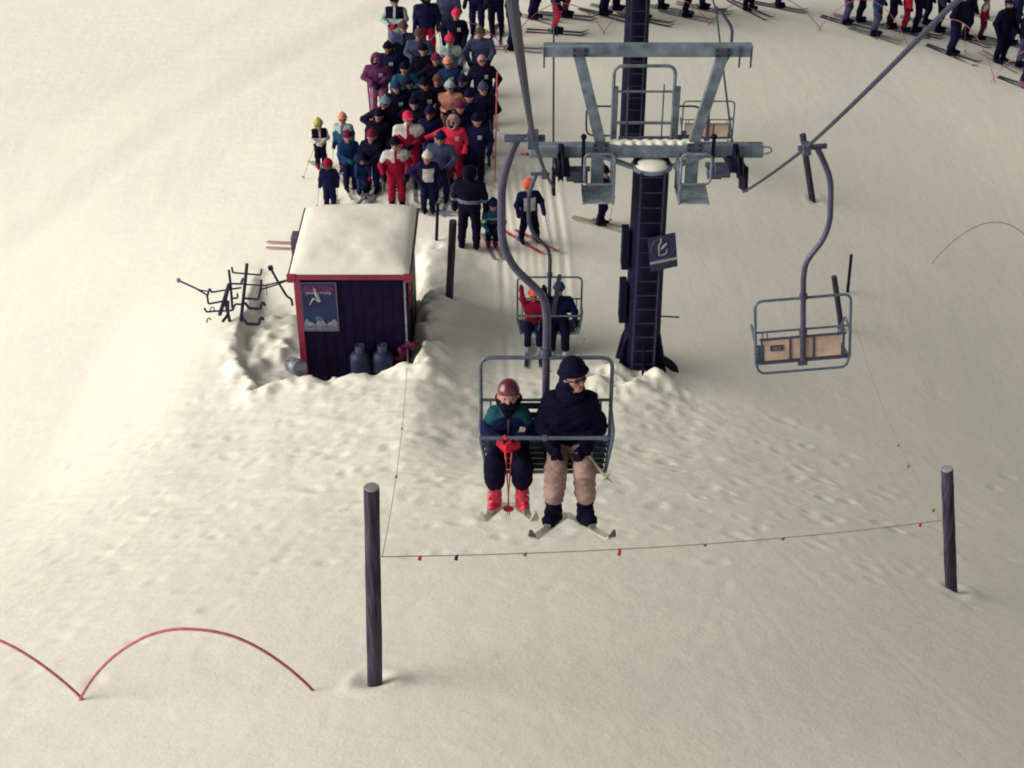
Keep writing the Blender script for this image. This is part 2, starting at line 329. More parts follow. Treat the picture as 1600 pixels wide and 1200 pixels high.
# ------------------------------------------------------------------ chairlift mast
TY = 24.3
tb = Vector((At(1009, 420, TY).x, TY, 0.0)); tb.z = gz(tb.x, tb.y) - 0.15
tower = thing('lift_tower', tb, 'dark steel chairlift tower with ladder, crossarm and gallows frame above the snow', 'lift tower')
PXW = lambda px, py, y=TY: At(px, py, y)
ctop = PXW(1009, 250).z
m = MB(); m.tube([(tb.x, TY, tb.z), (tb.x, TY, tb.z + 1.8), (tb.x, TY, ctop)], [0.345, 0.325, 0.315], 24); m.build('column', DARK, tower, tb)
# ladder
lad = MB(); yl = TY - 0.39
for s in (-1, 1): lad.beam((tb.x + s * 0.2, yl, tb.z + 0.3), (tb.x + s * 0.2, yl, ctop - 0.05), 0.035, 0.02)
for k in range(6):
    zz = tb.z + 0.5 + k * 0.72
    for s in (-1, 1): lad.beam((tb.x + s * 0.2, yl, zz), (tb.x + s * 0.2, TY - 0.28, zz), 0.02, 0.02, Vector((0, 0, 1)))
LADM = mat('ladder_steel', (0.045, 0.045, 0.10), 0.5, 0.3)
ld = lad.build('ladder', LADM, tower, tb, smooth=False)
k = 0; zz = tb.z + 0.45
while zz < ctop - 0.1:
    mb = MB(); mb.tube([(tb.x - 0.2, yl, zz), (tb.x + 0.2, yl, zz)], 0.011, 6); r = mb.build('rung', LADM, None, None); r.parent = ld
    r.data.transform(Matrix.Translation(-tb)); zz += 0.29
# foot gussets and flange
for ang in (-150, -90, -30, 30, 90, 150):
    d = Vector((math.cos(R_(ang)), math.sin(R_(ang)), 0)); mb = MB(); n = Vector((-d.y, d.x, 0)) * 0.015; b0 = Vector((tb.x, TY, tb.z))
    P = [b0 + d * 0.33 + Vector((0, 0, .95)), b0 + d * 0.33, b0 + d * 0.54, b0 + d * 0.53 + Vector((0, 0, .16)), b0 + d * 0.42 + Vector((0, 0, .72))]
    mb.add([p + n for p in P] + [p - n for p in P], [(0, 1, 2, 3, 4), (9, 8, 7, 6, 5)] + [(i, (i + 5), (i + 1) % 5 + 5, (i + 1) % 5) for i in range(5)])
    mb.build('gusset', DARK, tower, tb, smooth=False)
mb = MB(); mb.lathe((tb.x, TY, tb.z + 0.02), [(0.72, 0), (0.72, 0.05)], 24); mb.build('foot_flange', DARK, tower, tb)
# side panels (junction boxes)
for (ya, yb) in ((356, 414), (438, 497)):
    za, zb = PXW(975, ya).z, PXW(975, yb).z; mb = MB(); mb.box((tb.x - 0.39, TY - 0.02, (za + zb) / 2), (0.13, 0.34, za - zb)); mb.build('side_box', DARK, tower, tb, bevel=0.01)
mb = MB(); z0 = PXW(1040, 494).z; mb.tube([(tb.x + 0.3, TY, z0), (tb.x + 0.66, TY - 0.02, z0 - 0.01)], 0.016, 6); mb.build('stub_rod', GALVD, tower, tb)
# crossarm
zc = PXW(1009, 234).z; xL = PXW(828, 234).x; xR = PXW(1192, 234).x
mb = MB(); mb.box(((xL + xR) / 2, TY, zc), (xR - xL, 0.20, 0.22)); mb.build('crossarm', GALV, tower, tb, bevel=0.012)
zt = ctop
mb = MB(); mb.lathe((tb.x, TY - 0.05, zc - 0.32), [(0.33, 0), (0.36, 0.02), (0.36, 0.07), (0.33, 0.08)], 24); mb.build('head_flange', GALV, tower, tb)
mb = MB(); mb.ball((tb.x, TY - 0.12, zc - 0.235), (0.29, 0.26, 0.09), 20, 8); mb.build('snow_cap', SNOW, tower, tb)
for s in (-1, 1):
    mb = MB(); mb.beam((tb.x + s * 0.36, TY - 0.12, zc - 0.26), (tb.x + s * 0.95, TY - 0.12, zc - 0.02), 0.05, 0.14); mb.build('brace', GALV, tower, tb)
prs = []
for i in range(30):
    x = -0.70 + 1.38 * i / 29; prs.append(((x, .04 * math.sin(i * 1.7), 0), (x + .05, .04 * math.sin(i * 1.7 + 1), 0.0), .035 + .022 * random.random(), .042, 0))
scp = sdf_object('snow_on_crossarm', prs, [SNOW], .018, .06, tower); scp.location = (0, .02, zc + 0.115 - tb.z)
# inclined legs and gallows beam
ygal = TY
zg = PXW(1010, 77).z
for (x0, x1) in ((938, 904), (1084, 1130)):
    p0 = PXW(x0, 222, TY); p1 = PXW(x1, 84, TY); mb = MB(); mb.beam(p0 + Vector((0, 0.01, 0)), p1 + Vector((0, 0.01, 0)), 0.185, 0.12); mb.build('gallows_leg', GALV, tower, tb, bevel=0.008)
for (x0, y0, sg) in ((938, 226, 1), (1084, 226, -1), (906, 78, 1), (1128, 78, -1)):
    p_ = PXW(x0, y0, TY); yy = TY - (.115 if y0 > 200 else .125)
    mb = MB(); mb.box((p_.x, yy, p_.z), (.26, .02, .15)); jp = mb.build('joint_plate', GALVD, tower, tb, bevel=.004)
    for bx_, bz_ in ((-.09, -.045), (.09, -.045), (-.09, .045), (.09, .045)):
        mb = MB(); mb.lathe((p_.x + bx_ - tb.x, yy - .02 - tb.y, p_.z + bz_ - tb.z), [(.016, -.012), (.016, .012)], 6, Vector((0, -1, 0))); bo = mb.build('bolt', DARK, None); bo.parent = jp
gl, gr = PXW(849, 77), PXW(1175, 77)
mb = MB(); mb.box(((gl.x + gr.x) / 2, TY - 0.02, zg), (gr.x - gl.x, 0.18, 0.195)); mb.build('gallows_beam', GALV, tower, tb, bevel=0.01)
for px in (850, 1154, 1172):
    p = PXW(px, 88); mb = MB(); mb.beam((p.x, TY - 0.13, zg + 0.08), (p.x, TY - 0.13, zg - 0.27), 0.03, 0.02); mb.build('hanging_strap', GALVD, tower, tb, smooth=False)
# work-platform railing behind the arm
YR = TY + 0.42
def rail(name, pts, r, mt, f=0.12): mb = MB(); mb.tube(fillet(pts, f), r, 8); return mb.build(name, mt, tower, tb)
A = lambda px, py, y=YR: At(px, py, y)
h0, h1 = A(960, 103), A(1056, 103)
rail('guard_hoop', [(h0.x, YR, zc + .02), (h0.x, YR, h0.z), (h1.x, YR, h1.z), (h1.x, YR, zc + .02)], 0.031, GALV, 0.16)
for py in (143, 192): p = A(960, py); q_ = A(1056, py); rail('guard_bar', [(p.x + 0.03, YR, p.z), (q_.x - 0.03, YR, q_.z)], 0.022 if py < 160 else 0.03, GALV)
for px in (960, 1056):
    p = A(px, 190); p2 = A(px, 135); mb = MB(); mb.beam((p.x, YR, zc), (p.x, YR, p2.z), 0.095, 0.05); mb.build('guard_post', GALV, tower, tb, bevel=0.006)
for (px, pt) in ((981, 138), (1037, 132)): p = A(px, pt, TY + .25); rail('grab_rod', [(p.x, TY + .16, zc + .05), (p.x + 0.01, TY + .25, p.z)], 0.013, GALVD)
for (xa, xb) in ((916, 958), (1096, 1058)):
    a1 = A(xb, 166, TY + .5); b1 = A(xa, 166, TY + .5); c1 = A(xa, 212, TY + .5)
    rail('side_rail', [(a1.x, TY + .5, a1.z), (b1.x, TY + .5, b1.z), (c1.x, TY + .5, c1.z), (a1.x, TY + .5, c1.z)], 0.019, GALVD, 0.15)
mb = MB(); mb.box((tb.x, TY + 0.33, zc + 0.0), (1.1, 0.42, 0.03)); mb.build('deck_grating', GALVD, tower, tb)
# catwalks hanging in front, one each side
for s, xo, xi in ((-1, 914, 961), (1, 1113, 1066)):
    yf = TY - 0.75
    o1, o2 = At(xo, 241, yf), At(xi, 241, yf); b1 = At(xo, 288, yf); zf = At(xo, 322, yf - 0.1).z
    mb = MB(); mb.tube(fillet([(o2.x, yf, zf), (o2.x, yf, o1.z), (o1.x, yf, o1.z), (o1.x, yf, b1.z), (o2.x, yf, b1.z)], 0.10), 0.022, 8)
    mb.build('catwalk_rail', GALV, tower, tb)
    mb = MB(); mb.beam((o2.x, TY - 0.1, zc - 0.02), (o2.x, yf + .0, zf + .01), 0.045, 0.045, Vector((1, 0, 0))); mb.tube([(o2.x, yf, zf), (o2.x, TY - 0.05, zf + 0.02)], 0.02, 6); mb.tube([(o1.x, yf, zf), (o1.x, TY - 0.05, zf + 0.02)], 0.02, 6)
    mb.beam((o2.x, TY - 0.1, zf - .02), (o2.x, TY - 0.1, zc), 0.05, 0.05); mb.build('catwalk_frame', GALV, tower, tb)
    mb = MB(); xa, xb = sorted((o1.x, o2.x))
    for k in range(9): mb.box(((xa + xb) / 2, yf + 0.03 + k * 0.078, zf), (xb - xa, 0.05, 0.03))
    mb.box((xa, yf + 0.34, zf), (0.03, 0.70, 0.05)); mb.box((xb, yf + 0.34, zf), (0.03, 0.70, 0.05))
    mb.build('catwalk_step', mat('bright_grating', (0.26, 0.32, 0.38), .5, .2, .3, 9), tower, tb, smooth=False)
    mb = MB(); kx = (xa + xb) / 2; mb.box((kx, TY - 0.14, (zc + zf) / 2 + 0.05), (0.22, 0.06, zc - zf - 0.1)); mb.build('hanger_plate', GALV, tower, tb)
# sheave trains
def sheaves(px, py, mir):
    c = At(px, py, TY - 0.1); rt = Vector((0, -1, 0.5)).normalized()
    e = thing  # noqa
    bm_ = MB(); bm_.beam((c.x - mir * .02, TY - 0.75, c.z + 0.28), (c.x - mir * .02, TY + 0.7, c.z + 0.0), 0.14, 0.24, Vector((1, 0, 0))); fr = bm_.build('sheave_frame', DARK, tower, tb)
    for k in range(4):
        y = -0.66 + 0.42 * k; z = 0.30 - 0.085 * k - (0.03 if k > 1 else 0); mb = MB()
        mb.lathe((c.x + mir * 0.02, TY + y, c.z + z - 0.02), [(0.16, -0.045), (0.20, -0.04), (0.155, -0.012), (0.155, 0.012), (0.20, 0.04), (0.16, 0.045)], 20, Vector((1, 0, 0)))
        w_ = mb.build('sheave_wheel', RUBB, None, None); w_.parent = fr; w_.data.transform(Matrix.Translation(-tb))
    mb = MB(); mb.box((c.x - mir * 0.22, TY - 0.32, c.z + 0.06), (0.26, 0.22, 0.2)); mb.box((c.x - mir * 0.34, TY - 0.22, c.z - 0.04), (0.24, 0.2, 0.16)); mb.tube([(c.x - mir * .5, TY - .2, c.z + .1), (c.x + mir * .08, TY - .2, c.z + .06)], 0.05, 10)
    mb.build('sheave_bracket', GALVD, tower, tb, bevel=0.01)
    mb = MB(); mb.beam((c.x - mir * 0.38, TY - 0.16, zc + 0.30), (c.x - mir * 0.38, TY - 0.16, c.z - 0.08), 0.06, 0.04); mb.ball((c.x - mir * 0.38, TY - 0.16, zc + 0.31), 0.055, 8, 6)
    mb.tube([(c.x, TY - .14, zc + .16), (c.x, TY - .14, c.z)], 0.05, 8); mb.build('hanger_bar', DARK, tower, tb)
    mb = MB(); mb.box((c.x + mir * 0.13, TY - 0.45, c.z - 0.02), (0.05, 0.75, 0.42), Matrix.Rotation(R_(-20), 3, 'X')); mb.build('rope_catcher', DARK, tower, tb)
sheaves(876, 268, -1); sheaves(1146, 262, 1)
mb = MB(); p = PXW(1200, 232); mb.tube(fillet([(xR, TY, zc + .05), (xR + .13, TY, zc + .05), (xR + .16, TY, zc - .05), (xR + .02, TY, zc - .08)], 0.05), 0.012, 6); mb.build('end_hook', GALV, tower, tb)
mb = MB(); mb.tube([(xL, TY, zc - .09), (xL - 0.16, TY, zc - 0.08)], 0.018, 6); mb.ball((xL - .06, TY, zc - .085), 0.035, 8, 6); mb.build('end_bolt', mat('red_paint', (0.25, 0.03, 0.06), 0.5), tower, tb)
# sign on the column
SGN = mat('sign_blue', (0.018, 0.022, 0.085), 0.4, 0, 0.15); SGW = mat('sign_white', (0.36, 0.38, 0.40), 0.5, 0, 0.1); SGL = mat('sign_faded', (0.085, 0.10, 0.19), 0.5, 0, 0.1)
ysn = TY - 0.47; pa, pb = At(1016, 368, ysn), At(1055, 420, ysn); sc_ = Vector(((pa.x + pb.x) / 2, ysn, (pa.z + pb.z) / 2))
sign = thing('lift_sign', sc_, 'blue square sign with chairlift pictogram in a circle, fixed to the tower column', 'sign'); sign.rotation_euler = (0, R_(-7), R_(12))
W2 = 0.25; H2 = 0.34
mb = MB(); mb.box((0, 0, 0), (2 * W2, 0.02, 2 * H2)); mb.build('sign_plate', SGN, sign, bevel=0.004)
mb = MB(); mb.tube([(0.21 * math.cos(a_), -0.014, 0.09 + 0.21 * math.sin(a_)) for a_ in np.linspace(0, 2 * math.pi, 33)], 0.007, 5, False); mb.build('ring_mark', SGL, sign)
mb = MB(); mb.tube(fillet([(-0.02, -.016, .30), (-0.02, -.016, .22), (-0.07, -.016, .15), (-0.07, -.016, -.05), (0.06, -.016, -.03), (0.075, -.016, 0.06)], 0.03), 0.013, 6)
mb.tube([(-0.03, -.016, .08), (0.02, -.016, .13), (0.08, -.016, .17)], [0.022, 0.026, 0.02], 6); mb.build('chairlift_mark', SGW, sign)
mb = MB(); mb.box((0, -0.014, -0.165), (2 * W2 - 0.01, 0.006, 0.05)); mb.build('white_band', SGW, sign)
def text(body, size, loc, m_, parent, name='lettering', rot=(R_(90), 0, 0), sx=1.0):
    cu = bpy.data.curves.new(name, 'FONT'); cu.body = body; cu.size = size; cu.align_x = 'CENTER'; cu.extrude = 0.001; cu.materials.append(m_)
    o = bpy.data.objects.new(name, cu); COL.objects.link(o); o.parent = parent; o.location = loc; o.rotation_euler = rot; o.scale = (sx, 1, 1)
    bpy.context.view_layer.update(); dg = bpy.context.evaluated_depsgraph_get(); me = bpy.data.meshes.new_from_object(o.evaluated_get(dg)); me.name = name
    n = bpy.data.objects.new(name, me); COL.objects.link(n); n.parent = parent; n.location = loc; n.rotation_euler = rot; n.scale = (sx, 1, 1)
    if not me.materials: me.materials.append(m_)
    bpy.data.objects.remove(o); n.name = name; return n
text('CHAIR', 0.07, (0, -0.014, -0.25), SGL, sign); text('LIFT', 0.07, (0.0, -0.014, -0.315), SGL, sign)

# second mast further down
m2 = G(986, 236); mast = thing('lift_mast', m2, 'dark round steel mast with ladder standing behind the lift tower', 'lift mast')
mb = MB(); mb.tube([m2 + Vector((0, 0, -.1)), m2 + Vector((0, 0, 6.2))], [0.30, 0.27], 20); mb.build('column', DARK, mast, m2)
mb = MB(); 
for s in (-1, 1): mb.beam(m2 + Vector((s * .17, -.34, .4)), m2 + Vector((s * .17, -.34, 6.0)), 0.03, 0.02)
l2 = mb.build('ladder', LADM, mast, m2)
for k in range(18):
    mb = MB(); z = .6 + k * .3; mb.tube([m2 + Vector((-.17, -.34, z)), m2 + Vector((.17, -.34, z))], 0.011, 6); r = mb.build('rung', LADM, None); r.parent = l2; r.data.transform(Matrix.Translation(-m2))
mb = MB(); mb.lathe(m2 + Vector((0, 0, 6.2)), [(0.4, 0), (0.4, 0.06)], 20); mb.build('head_flange', GALV, mast, m2)

# ------------------------------------------------------------------ haul ropes
def rope_run(name, pts, r, label):
    o = Vector(pts[0]); mb = MB(); out = []
    for a_, b_ in zip(pts[:-1], pts[1:]):
        a_, b_ = Vector(a_), Vector(b_); L = (b_ - a_).length; n = 14
        for i in range(n): t = i / n; p = a_.lerp(b_, t); p.z -= 4 * t * (1 - t) * 0.0004 * L * L; out.append(p)
    out.append(Vector(pts[-1])); mb.tube(out, r, 8); ob = mb.build(name, ROPE, None, o); tag(ob, label, 'cable'); return ob
Y1, Y2, Y3, Y4 = 11.8, 25.0, 16.75, 33.6
rp1 = At(833, 216, Y1); rpT = At(866, 292, TY - .6); rpT2 = Vector((rpT.x + 0.02, TY + 0.7, rpT.z - 0.18)); rp2 = At(850, 268, Y2 + .1)
zflat = 3.55
up0 = At(806, 0, 5.5); dirn = (up0 - rp1); upA = rp1 + dirn * 2.2
rpT2 = Vector((rpT.x + .02, TY + .7, min(rpT.z - .1, At(868, 283, TY + .7).z)))
rope_run('haul_rope', [upA, rp1, rpT, rpT2, (0.95, 34, zflat), (0.9, 47, 3.7)], 0.021, 'steel lift cable running up from the left wheels of the tower')
SW3 = R_(-5.6); _s3 = At(1254, 563, Y3); _h3 = 2.98; rr3 = _s3 + Matrix.Rotation(SW3, 3, 'Y') @ Vector((.03, 0, _h3)); rrT = At(1162, 300, TY - .6); rrN = At(1470, 25, 10.2)
rrT2 = Vector((rrT.x + .03, TY + .7, rrT.z - .14)); rr4 = At(1119, 15, Y4)
upB = rr3 + (rrN - rr3) * 2.2
rope_run('haul_rope', [upB, rrN, rr3, rrT, rrT2, rr4, (rr4.x - .1, 47, 3.75)], 0.021, 'steel lift cable slanting up to the right from the tower')

# ------------------------------------------------------------------ chairs
CH_T = mat('chair_tube', (0.10, 0.13, 0.19), 0.45, 0.3, 0.25, 12, 0.1); CH_D = mat('chair_hanger', (0.065, 0.062, 0.12), 0.45, 0.25, 0.3, 8)
SLAT = mat('teal_slat', (0.022, 0.05, 0.075), 0.55, 0, 0.3, 9); BOARD = mat('plywood_board', (0.56, 0.42, 0.35), 0.7, 0, 0.2, 5, 0.2); PLATE = mat('number_plate', (0.03, 0.03, 0.06), 0.4)
def chair(seat, rope_pt, side, facing_back, label, yaw=0.0, boards=False, plate=False, swing=0.0):
    """seat: world point of the middle of the seat's rear edge; side -1 = uphill line (hanger bulges left), +1 = downhill line."""
    t = thing('lift_chair', seat, label, 'chairlift chair', 'chairlift chairs', yaw)
    H = rope_pt.z - seat.z; rx = rope_pt.x - seat.x
    t.rotation_euler.y = swing
    if swing: H = (rope_pt - seat).length; rx = side * 0.03
    f = 1 if facing_back else -1     # direction of the seat's front in local y
    bu = 0.40 if not swing else 0.32
    hx = [(rx + side * 0.12, H - .0), (rx + side * 0.18, H - 0.13), (side * bu, H - 0.42), (side * bu, H - 0.98), (side * bu * .78, H - 1.22), (side * 0.03, H - 1.52), (0, H - 1.72), (0, 0.02)]
    mb = MB(); mb.tube(fillet([(x, -f * 0.03, z) for x, z in hx], 0.16, 6), 0.036, 10)
    mb.tube([(0, -f * .03, 0.93), (0, -f * .03, 1.0)], 0.052, 10); mb.tube([(0, -f * .03, 0.40), (0, -f * .03, 0.46)], 0.052, 10); mb.build('hanger', CH_D, t)
    mb = MB(); mb.tube([(rx - side * 0.10, 0, H + .0), (rx + side * 0.04, 0, H)], 0.032, 8); mb.tube([(rx + side * .03, 0, H), (rx + side * 0.24, 0, H)], 0.034, 10); mb.box((rx, 0, H - .01), (0.09, 0.16, 0.12))
    mb.tube([(rx + side * .02, 0, H), (rx + side * .04, 0, H + .03)], 0.055, 10); mb.build('grip', GALVD, t, bevel=0.004)
    X = 0.60
    mb = MB(); mb.tube(fillet([(-X, 0, 0.0), (-X, 0, 0.93), (X, 0, 0.93), (X, 0, 0.0)], 0.11, 6), 0.019, 8); mb.build('bail', CH_T, t)
    mb = MB(); mb.tube([(-X, 0, 0.47), (X, 0, 0.47)], 0.015, 8); mb.tube([(-X, 0, 0.0), (X, 0, 0.0)], 0.018, 8)
    mb.tube([(-X * .9, f * 0.45, -0.02), (X * .9, f * 0.45, -0.02)], 0.018, 8)
    for s in (-1, 1): mb.tube([(s * X, 0, 0), (s * X * .9, f * 0.45, -0.02)], 0.016, 8)
    if boards: mb.tube(fillet([(-X, 0, 0.02), (-X * .93, -f * 0.02, -0.14), (X * .93, -f * 0.02, -0.14), (X, 0, 0.02)], 0.09, 5), 0.017, 8)
    mb.build('seat_frame', CH_T, t)
    for s in (-1, 1):
        mb = MB(); mb.tube(fillet([(s * X, 0, 0.40), (s * X * 1.01, f * 0.42, 0.37), (s * X * .90, f * 0.45, -0.02)], 0.10, 5), 0.016, 8)
        for q_ in (0.09, 0.15): mb.tube([(s * (X - q_), 0, 0.47), (s * (X - q_), 0, 0.02)], 0.009, 6)
        mb.build('armrest', CH_T, t)
    if not boards:
        mb = MB(); mb.tube([(-X * 1.01, f * 0.47, 0.37), (X * 1.01, f * 0.47, 0.37)], 0.019, 8)
        for x in (-.02, .53): mb.tube([(x - .02, f * .47, .37), (x + .02, f * .47, .37)], 0.03, 8)
        mb.build('safety_bar', CH_T, t)
    for k in range(4 if not boards else 0):
        mb = MB(); mb.box((0, f * 0.015, 0.10 + k * 0.105), (2 * X - .34, 0.02, 0.062)); mb.build('back_slat', SLAT, t, bevel=0.004)
    if boards:
        for (x0, x1) in ((-.49, -.17), (-.15, .13), (.15, .49)):
            mb = MB(); mb.box(((x0 + x1) / 2, 0, 0.19), (x1 - x0, 0.018, 0.30)); bd = mb.build('back_board', BOARD, t, bevel=0.004)
        mb = MB()
        for x in (-.52, -.16, .14, .52): mb.box((x, -f * .014, 0.19), (0.025, 0.02, 0.38))
        mb.box((0, -f * .014, 0.37), (1.1, 0.018, 0.025)); mb.box((0, -f * .014, 0.02), (1.1, 0.018, 0.025)); mb.build('back_frame', CH_D, t)
        if plate:
            mb = MB(); mb.box((-.33, -f * 0.02, 0.23), (0.17, 0.012, 0.08)); pl = mb.build('number_plate', PLATE, t)
            text('003', 0.07, (-.33, -f * 0.028, 0.205), mat('plate_digit', (0.3, 0.3, 0.33)), t, 'digits')
    for k in range(5):
        mb = MB(); mb.box((0, f * (0.05 + k * 0.085), -0.005), (2 * X * (.96 - .02 * k), 0.062, 0.02)); mb.build('seat_slat', SLAT, t, bevel=0.004)
    mb = MB(); mb.beam((0, 0, -0.03), (0, f * .44, -0.03), 0.05, 0.03, Vector((1, 0, 0))); mb.box((0, 0, -0.02), (0.12, 0.06, 0.08)); mb.build('seat_bracket', CH_D, t)
    return t
s1 = At(852, 690, Y1); chair1 = chair(s1, rp1, -1, False, 'nearest chairlift chair carrying a child in red boots and an adult in black')
s2 = At(858, 503, Y2); s2.z = 0.50; chair2 = chair(s2, rp2, -1, False, 'chairlift chair at the loading spot carrying a child in red and a skier in navy')
s3 = At(1254, 563, Y3); chair3 = chair(s3, rr3, 1, True, 'empty chairlift chair with tan back boards, hanging right of the tower', 0, True, True, SW3)
s4 = At(1104, 216, Y4); chair4 = chair(s4, rr4 + Vector((0, 0, 0)), 1, True, 'distant empty chairlift chair seen behind the right arm of the tower', 0, True)

# ------------------------------------------------------------------ people (one smooth surface per body)
SK, JK, TR, BT, GL, AC, BE = range(7)
def hand_prims(w, d, side_v, s, mi, curl=0.5, up=Vector((0, 0, 1))):
    """w wrist, d direction of the hand, side_v direction of the thumb side. four bent fingers and a thumb."""
    w, d, t = Vector(w), Vector(d).normalized(), Vector(side_v).normalized(); n = d.cross(t).normalized(); out = []
    pe = w + d * 0.085 * s
    out.append((w, pe, 0.030 * s, 0.034 * s, mi)); out.append((w + t * .018 * s, pe + t * 0.024 * s, 0.022 * s, 0.020 * s, mi)); out.append((w - t * .018 * s, pe - t * 0.026 * s, 0.022 * s, 0.019 * s, mi))
    for i, L in enumerate((0.070, 0.078, 0.073, 0.058)):
        b0 = pe + t * (0.036 - i * 0.024) * s; a1 = 0.35 + curl; a2 = 0.9 + curl * 1.4
        m1 = b0 + (d * math.cos(a1) + n * math.sin(a1)) * L * 0.55 * s; e1 = m1 + (d * math.cos(a2) + n * math.sin(a2)) * L * 0.5 * s
        out.append((b0, m1, 0.0125 * s, 0.0115 * s, mi)); out.append((m1, e1, 0.0115 * s, 0.010 * s, mi))
    b0 = w + t * 0.03 * s + d * 0.02 * s; m1 = b0 + (t * 0.7 + d * 0.6 + n * .3).normalized() * 0.045 * s; e1 = m1 + (d * 0.8 + n * 0.7 - t * .1).normalized() * 0.035 * s
    out += [(b0, m1, 0.017 * s, 0.014 * s, mi), (m1, e1, 0.014 * s, 0.011 * s, mi)]; return out
def head_prims(c, s, yaw=0.0, pitch=0.0):
    M = Matrix.Rotation(yaw, 3, 'Z') @ Matrix.Rotation(pitch, 3, 'X'); c = Vector(c); P = lambda x, y, z: c + M @ (Vector((x, y, z)) * s)
    return [(P(0, .022, .018), P(0, .012, .03), .098 * s, .09 * s, SK), (P(0, -.03, -.005), P(0, -.045, -.075), .070 * s, .040 * s, SK), (P(0, -.098, -.0), P(0, -.113, -.025), .011 * s, .015 * s, SK),
            (P(-.095, .01, -.01), P(-.097, .012, .012), .014 * s, .017 * s, SK), (P(.095, .01, -.01), P(.097, .012, .012), .014 * s, .017 * s, SK),
            (P(-.022, -.088, -.056), P(.022, -.088, -.056), .009 * s, .009 * s, BE), (P(-.04, -.078, .0), P(-.05, -.07, -.01), .02 * s, .02 * s, SK), (P(.04, -.078, .0), P(.05, -.07, -.01), .02 * s, .02 * s, SK)], M
LIP = mat('lip', (0.33, 0.10, 0.10), 0.5, 0, 0.05)
ARMS = {  # elbow, wrist of the left (x<0) arm and of the right one, for a 1.75 m figure facing -y
 'down': (((-.265, .03, 1.17), (-.265, -.08, .93)), ((.265, .03, 1.17), (.265, -.10, .93))),
 'front': (((-.27, -.04, 1.17), (-.10, -.26, 1.10)), ((.27, -.04, 1.17), (.10, -.26, 1.10))),
 'poles': (((-.33, -.02, 1.18), (-.30, -.30, 1.06)), ((.33, -.02, 1.18), (.30, -.30, 1.06))),
 'wide': (((-.285, -.02, 1.17), (-.27, -.20, .98)), ((.285, -.04, 1.18), (.18, -.28, 1.06))),
 'hip': (((-.43, .06, 1.22), (-.22, -.12, 1.04)), ((.30, .03, 1.17), (.28, -.14, .96))),
 'pointL': (((-.38, -.10, 1.36), (-.56, -.20, 1.30)), ((.30, .03, 1.17), (.26, -.14, .96))),
 'lean': (((-.30, -.22, 1.12), (-.16, -.42, .98)), ((.30, -.22, 1.12), (.16, -.42, .98)))}
PEOPLE = []
def headgear(kind, col, hc, s, M, par):
    hc = Vector(hc); m_ = K(col) if isinstance(col, str) else col
    if kind == 'hood':
        mb = MB(); mb.ball(hc + M @ Vector((0, .03, .012)) * s, (.135 * s, .135 * s, .145 * s), 16, 10, M=M)
        for v_ in range(0): pass
        # open the front: drop the faces that would cover the face
        keep = []; 
        for f in mb.f:
            cc = sum((Vector(mb.v[i]) for i in f), Vector()) / len(f) - hc; l = M.inverted() @ cc
            if not (l.y < -.045 * s and l.z < .085 * s): keep.append(f)
        mb.f = keep; mb.m = [0] * len(keep)
        ring = [hc + M @ Vector((.098 * math.cos(a_), -.078 + .01 * math.cos(2 * a_), .115 * math.sin(a_) - .01)) * s for a_ in np.linspace(0, 2 * math.pi, 19)]
        mb.tube(ring, .026 * s, 6, False); return mb.build('hood', m_, par)
    mb = MB(); ex = {'beanie': 1.0, 'helmet': 1.14, 'cap': 1.0, 'cuffed': 1.05}[kind]
    mb.ball(hc + M @ Vector((0, .016, .035)) * s, (.110 * ex * s, .116 * ex * s, .125 * ex * s), 18, 8, cut=-.12, M=M)
    if kind == 'beanie':
        ring = [hc + M @ Vector((.108 * math.cos(a_), .016 + .112 * math.sin(a_), .032)) * s for a_ in np.linspace(0, 2 * math.pi, 21)]
        mb.tube(ring, .018 * s, 6, False); mb.ball(hc + M @ Vector((0, .03, .165)) * s, .026 * s, 8, 6)
    if kind == 'cap': mb.ball(hc + M @ Vector((0, -.13, .045)) * s, (.075 * s, .07 * s, .012 * s), 12, 6, M=M)
    if kind == 'helmet': mb.ball(hc + M @ Vector((0, .03, -.0)) * s, (.120 * s, .105 * s, .085 * s), 16, 8, M=M)
    if kind == 'cuffed': mb.tube([hc + M @ Vector((.112 * math.cos(a_), .016 + .116 * math.sin(a_), .035)) * s for a_ in np.linspace(0, 2 * math.pi, 25)], .022 * s, 6, False)
    return mb.build({'cuffed': 'hat', 'beanie': 'hat', 'helmet': 'helmet', 'cap': 'hat'}[kind], m_, par)
GOGM = mat('goggle_lens', (0.02, 0.02, 0.035), 0.15, 0.2, 0.0)
def goggles(hc, s, M, par, slim=False):
    mb = MB(); hc = Vector(hc)
    for sx in (-1, 1): mb.ball(hc + M @ Vector((sx * .036, -.088, .012)) * s, (.036 * s, .022 * s, (.020 if slim else .028) * s), 10, 6, M=M)
    mb.tube([hc + M @ Vector(p) * s for p in ((-.098, 0, .012), (-.07, -.07, .014), (0, -.105, .014), (.07, -.07, .014), (.098, 0, .012))], .008 * s, 6); mb.build('sunglasses' if slim else 'goggles', GOGM, par)
def eyes(hc, s, M, par):
    for sx in (-1, 1):
        mb = MB(); mb.ball(Vector(hc) + M @ Vector((sx * .034, -.086, .008)) * s, (.014 * s, .010 * s, .009 * s), 8, 5, M=M); mb.build('eye', EYE, par)
def footdir(s, yaw, pit): M = Matrix.Rotation(R_(yaw * s), 3, 'Z') @ Matrix.Rotation(R_(pit), 3, 'X'); return M @ Vector((0, -1, 0)), M @ Vector((0, 0, 1)), M @ Vector((1, 0, 0))
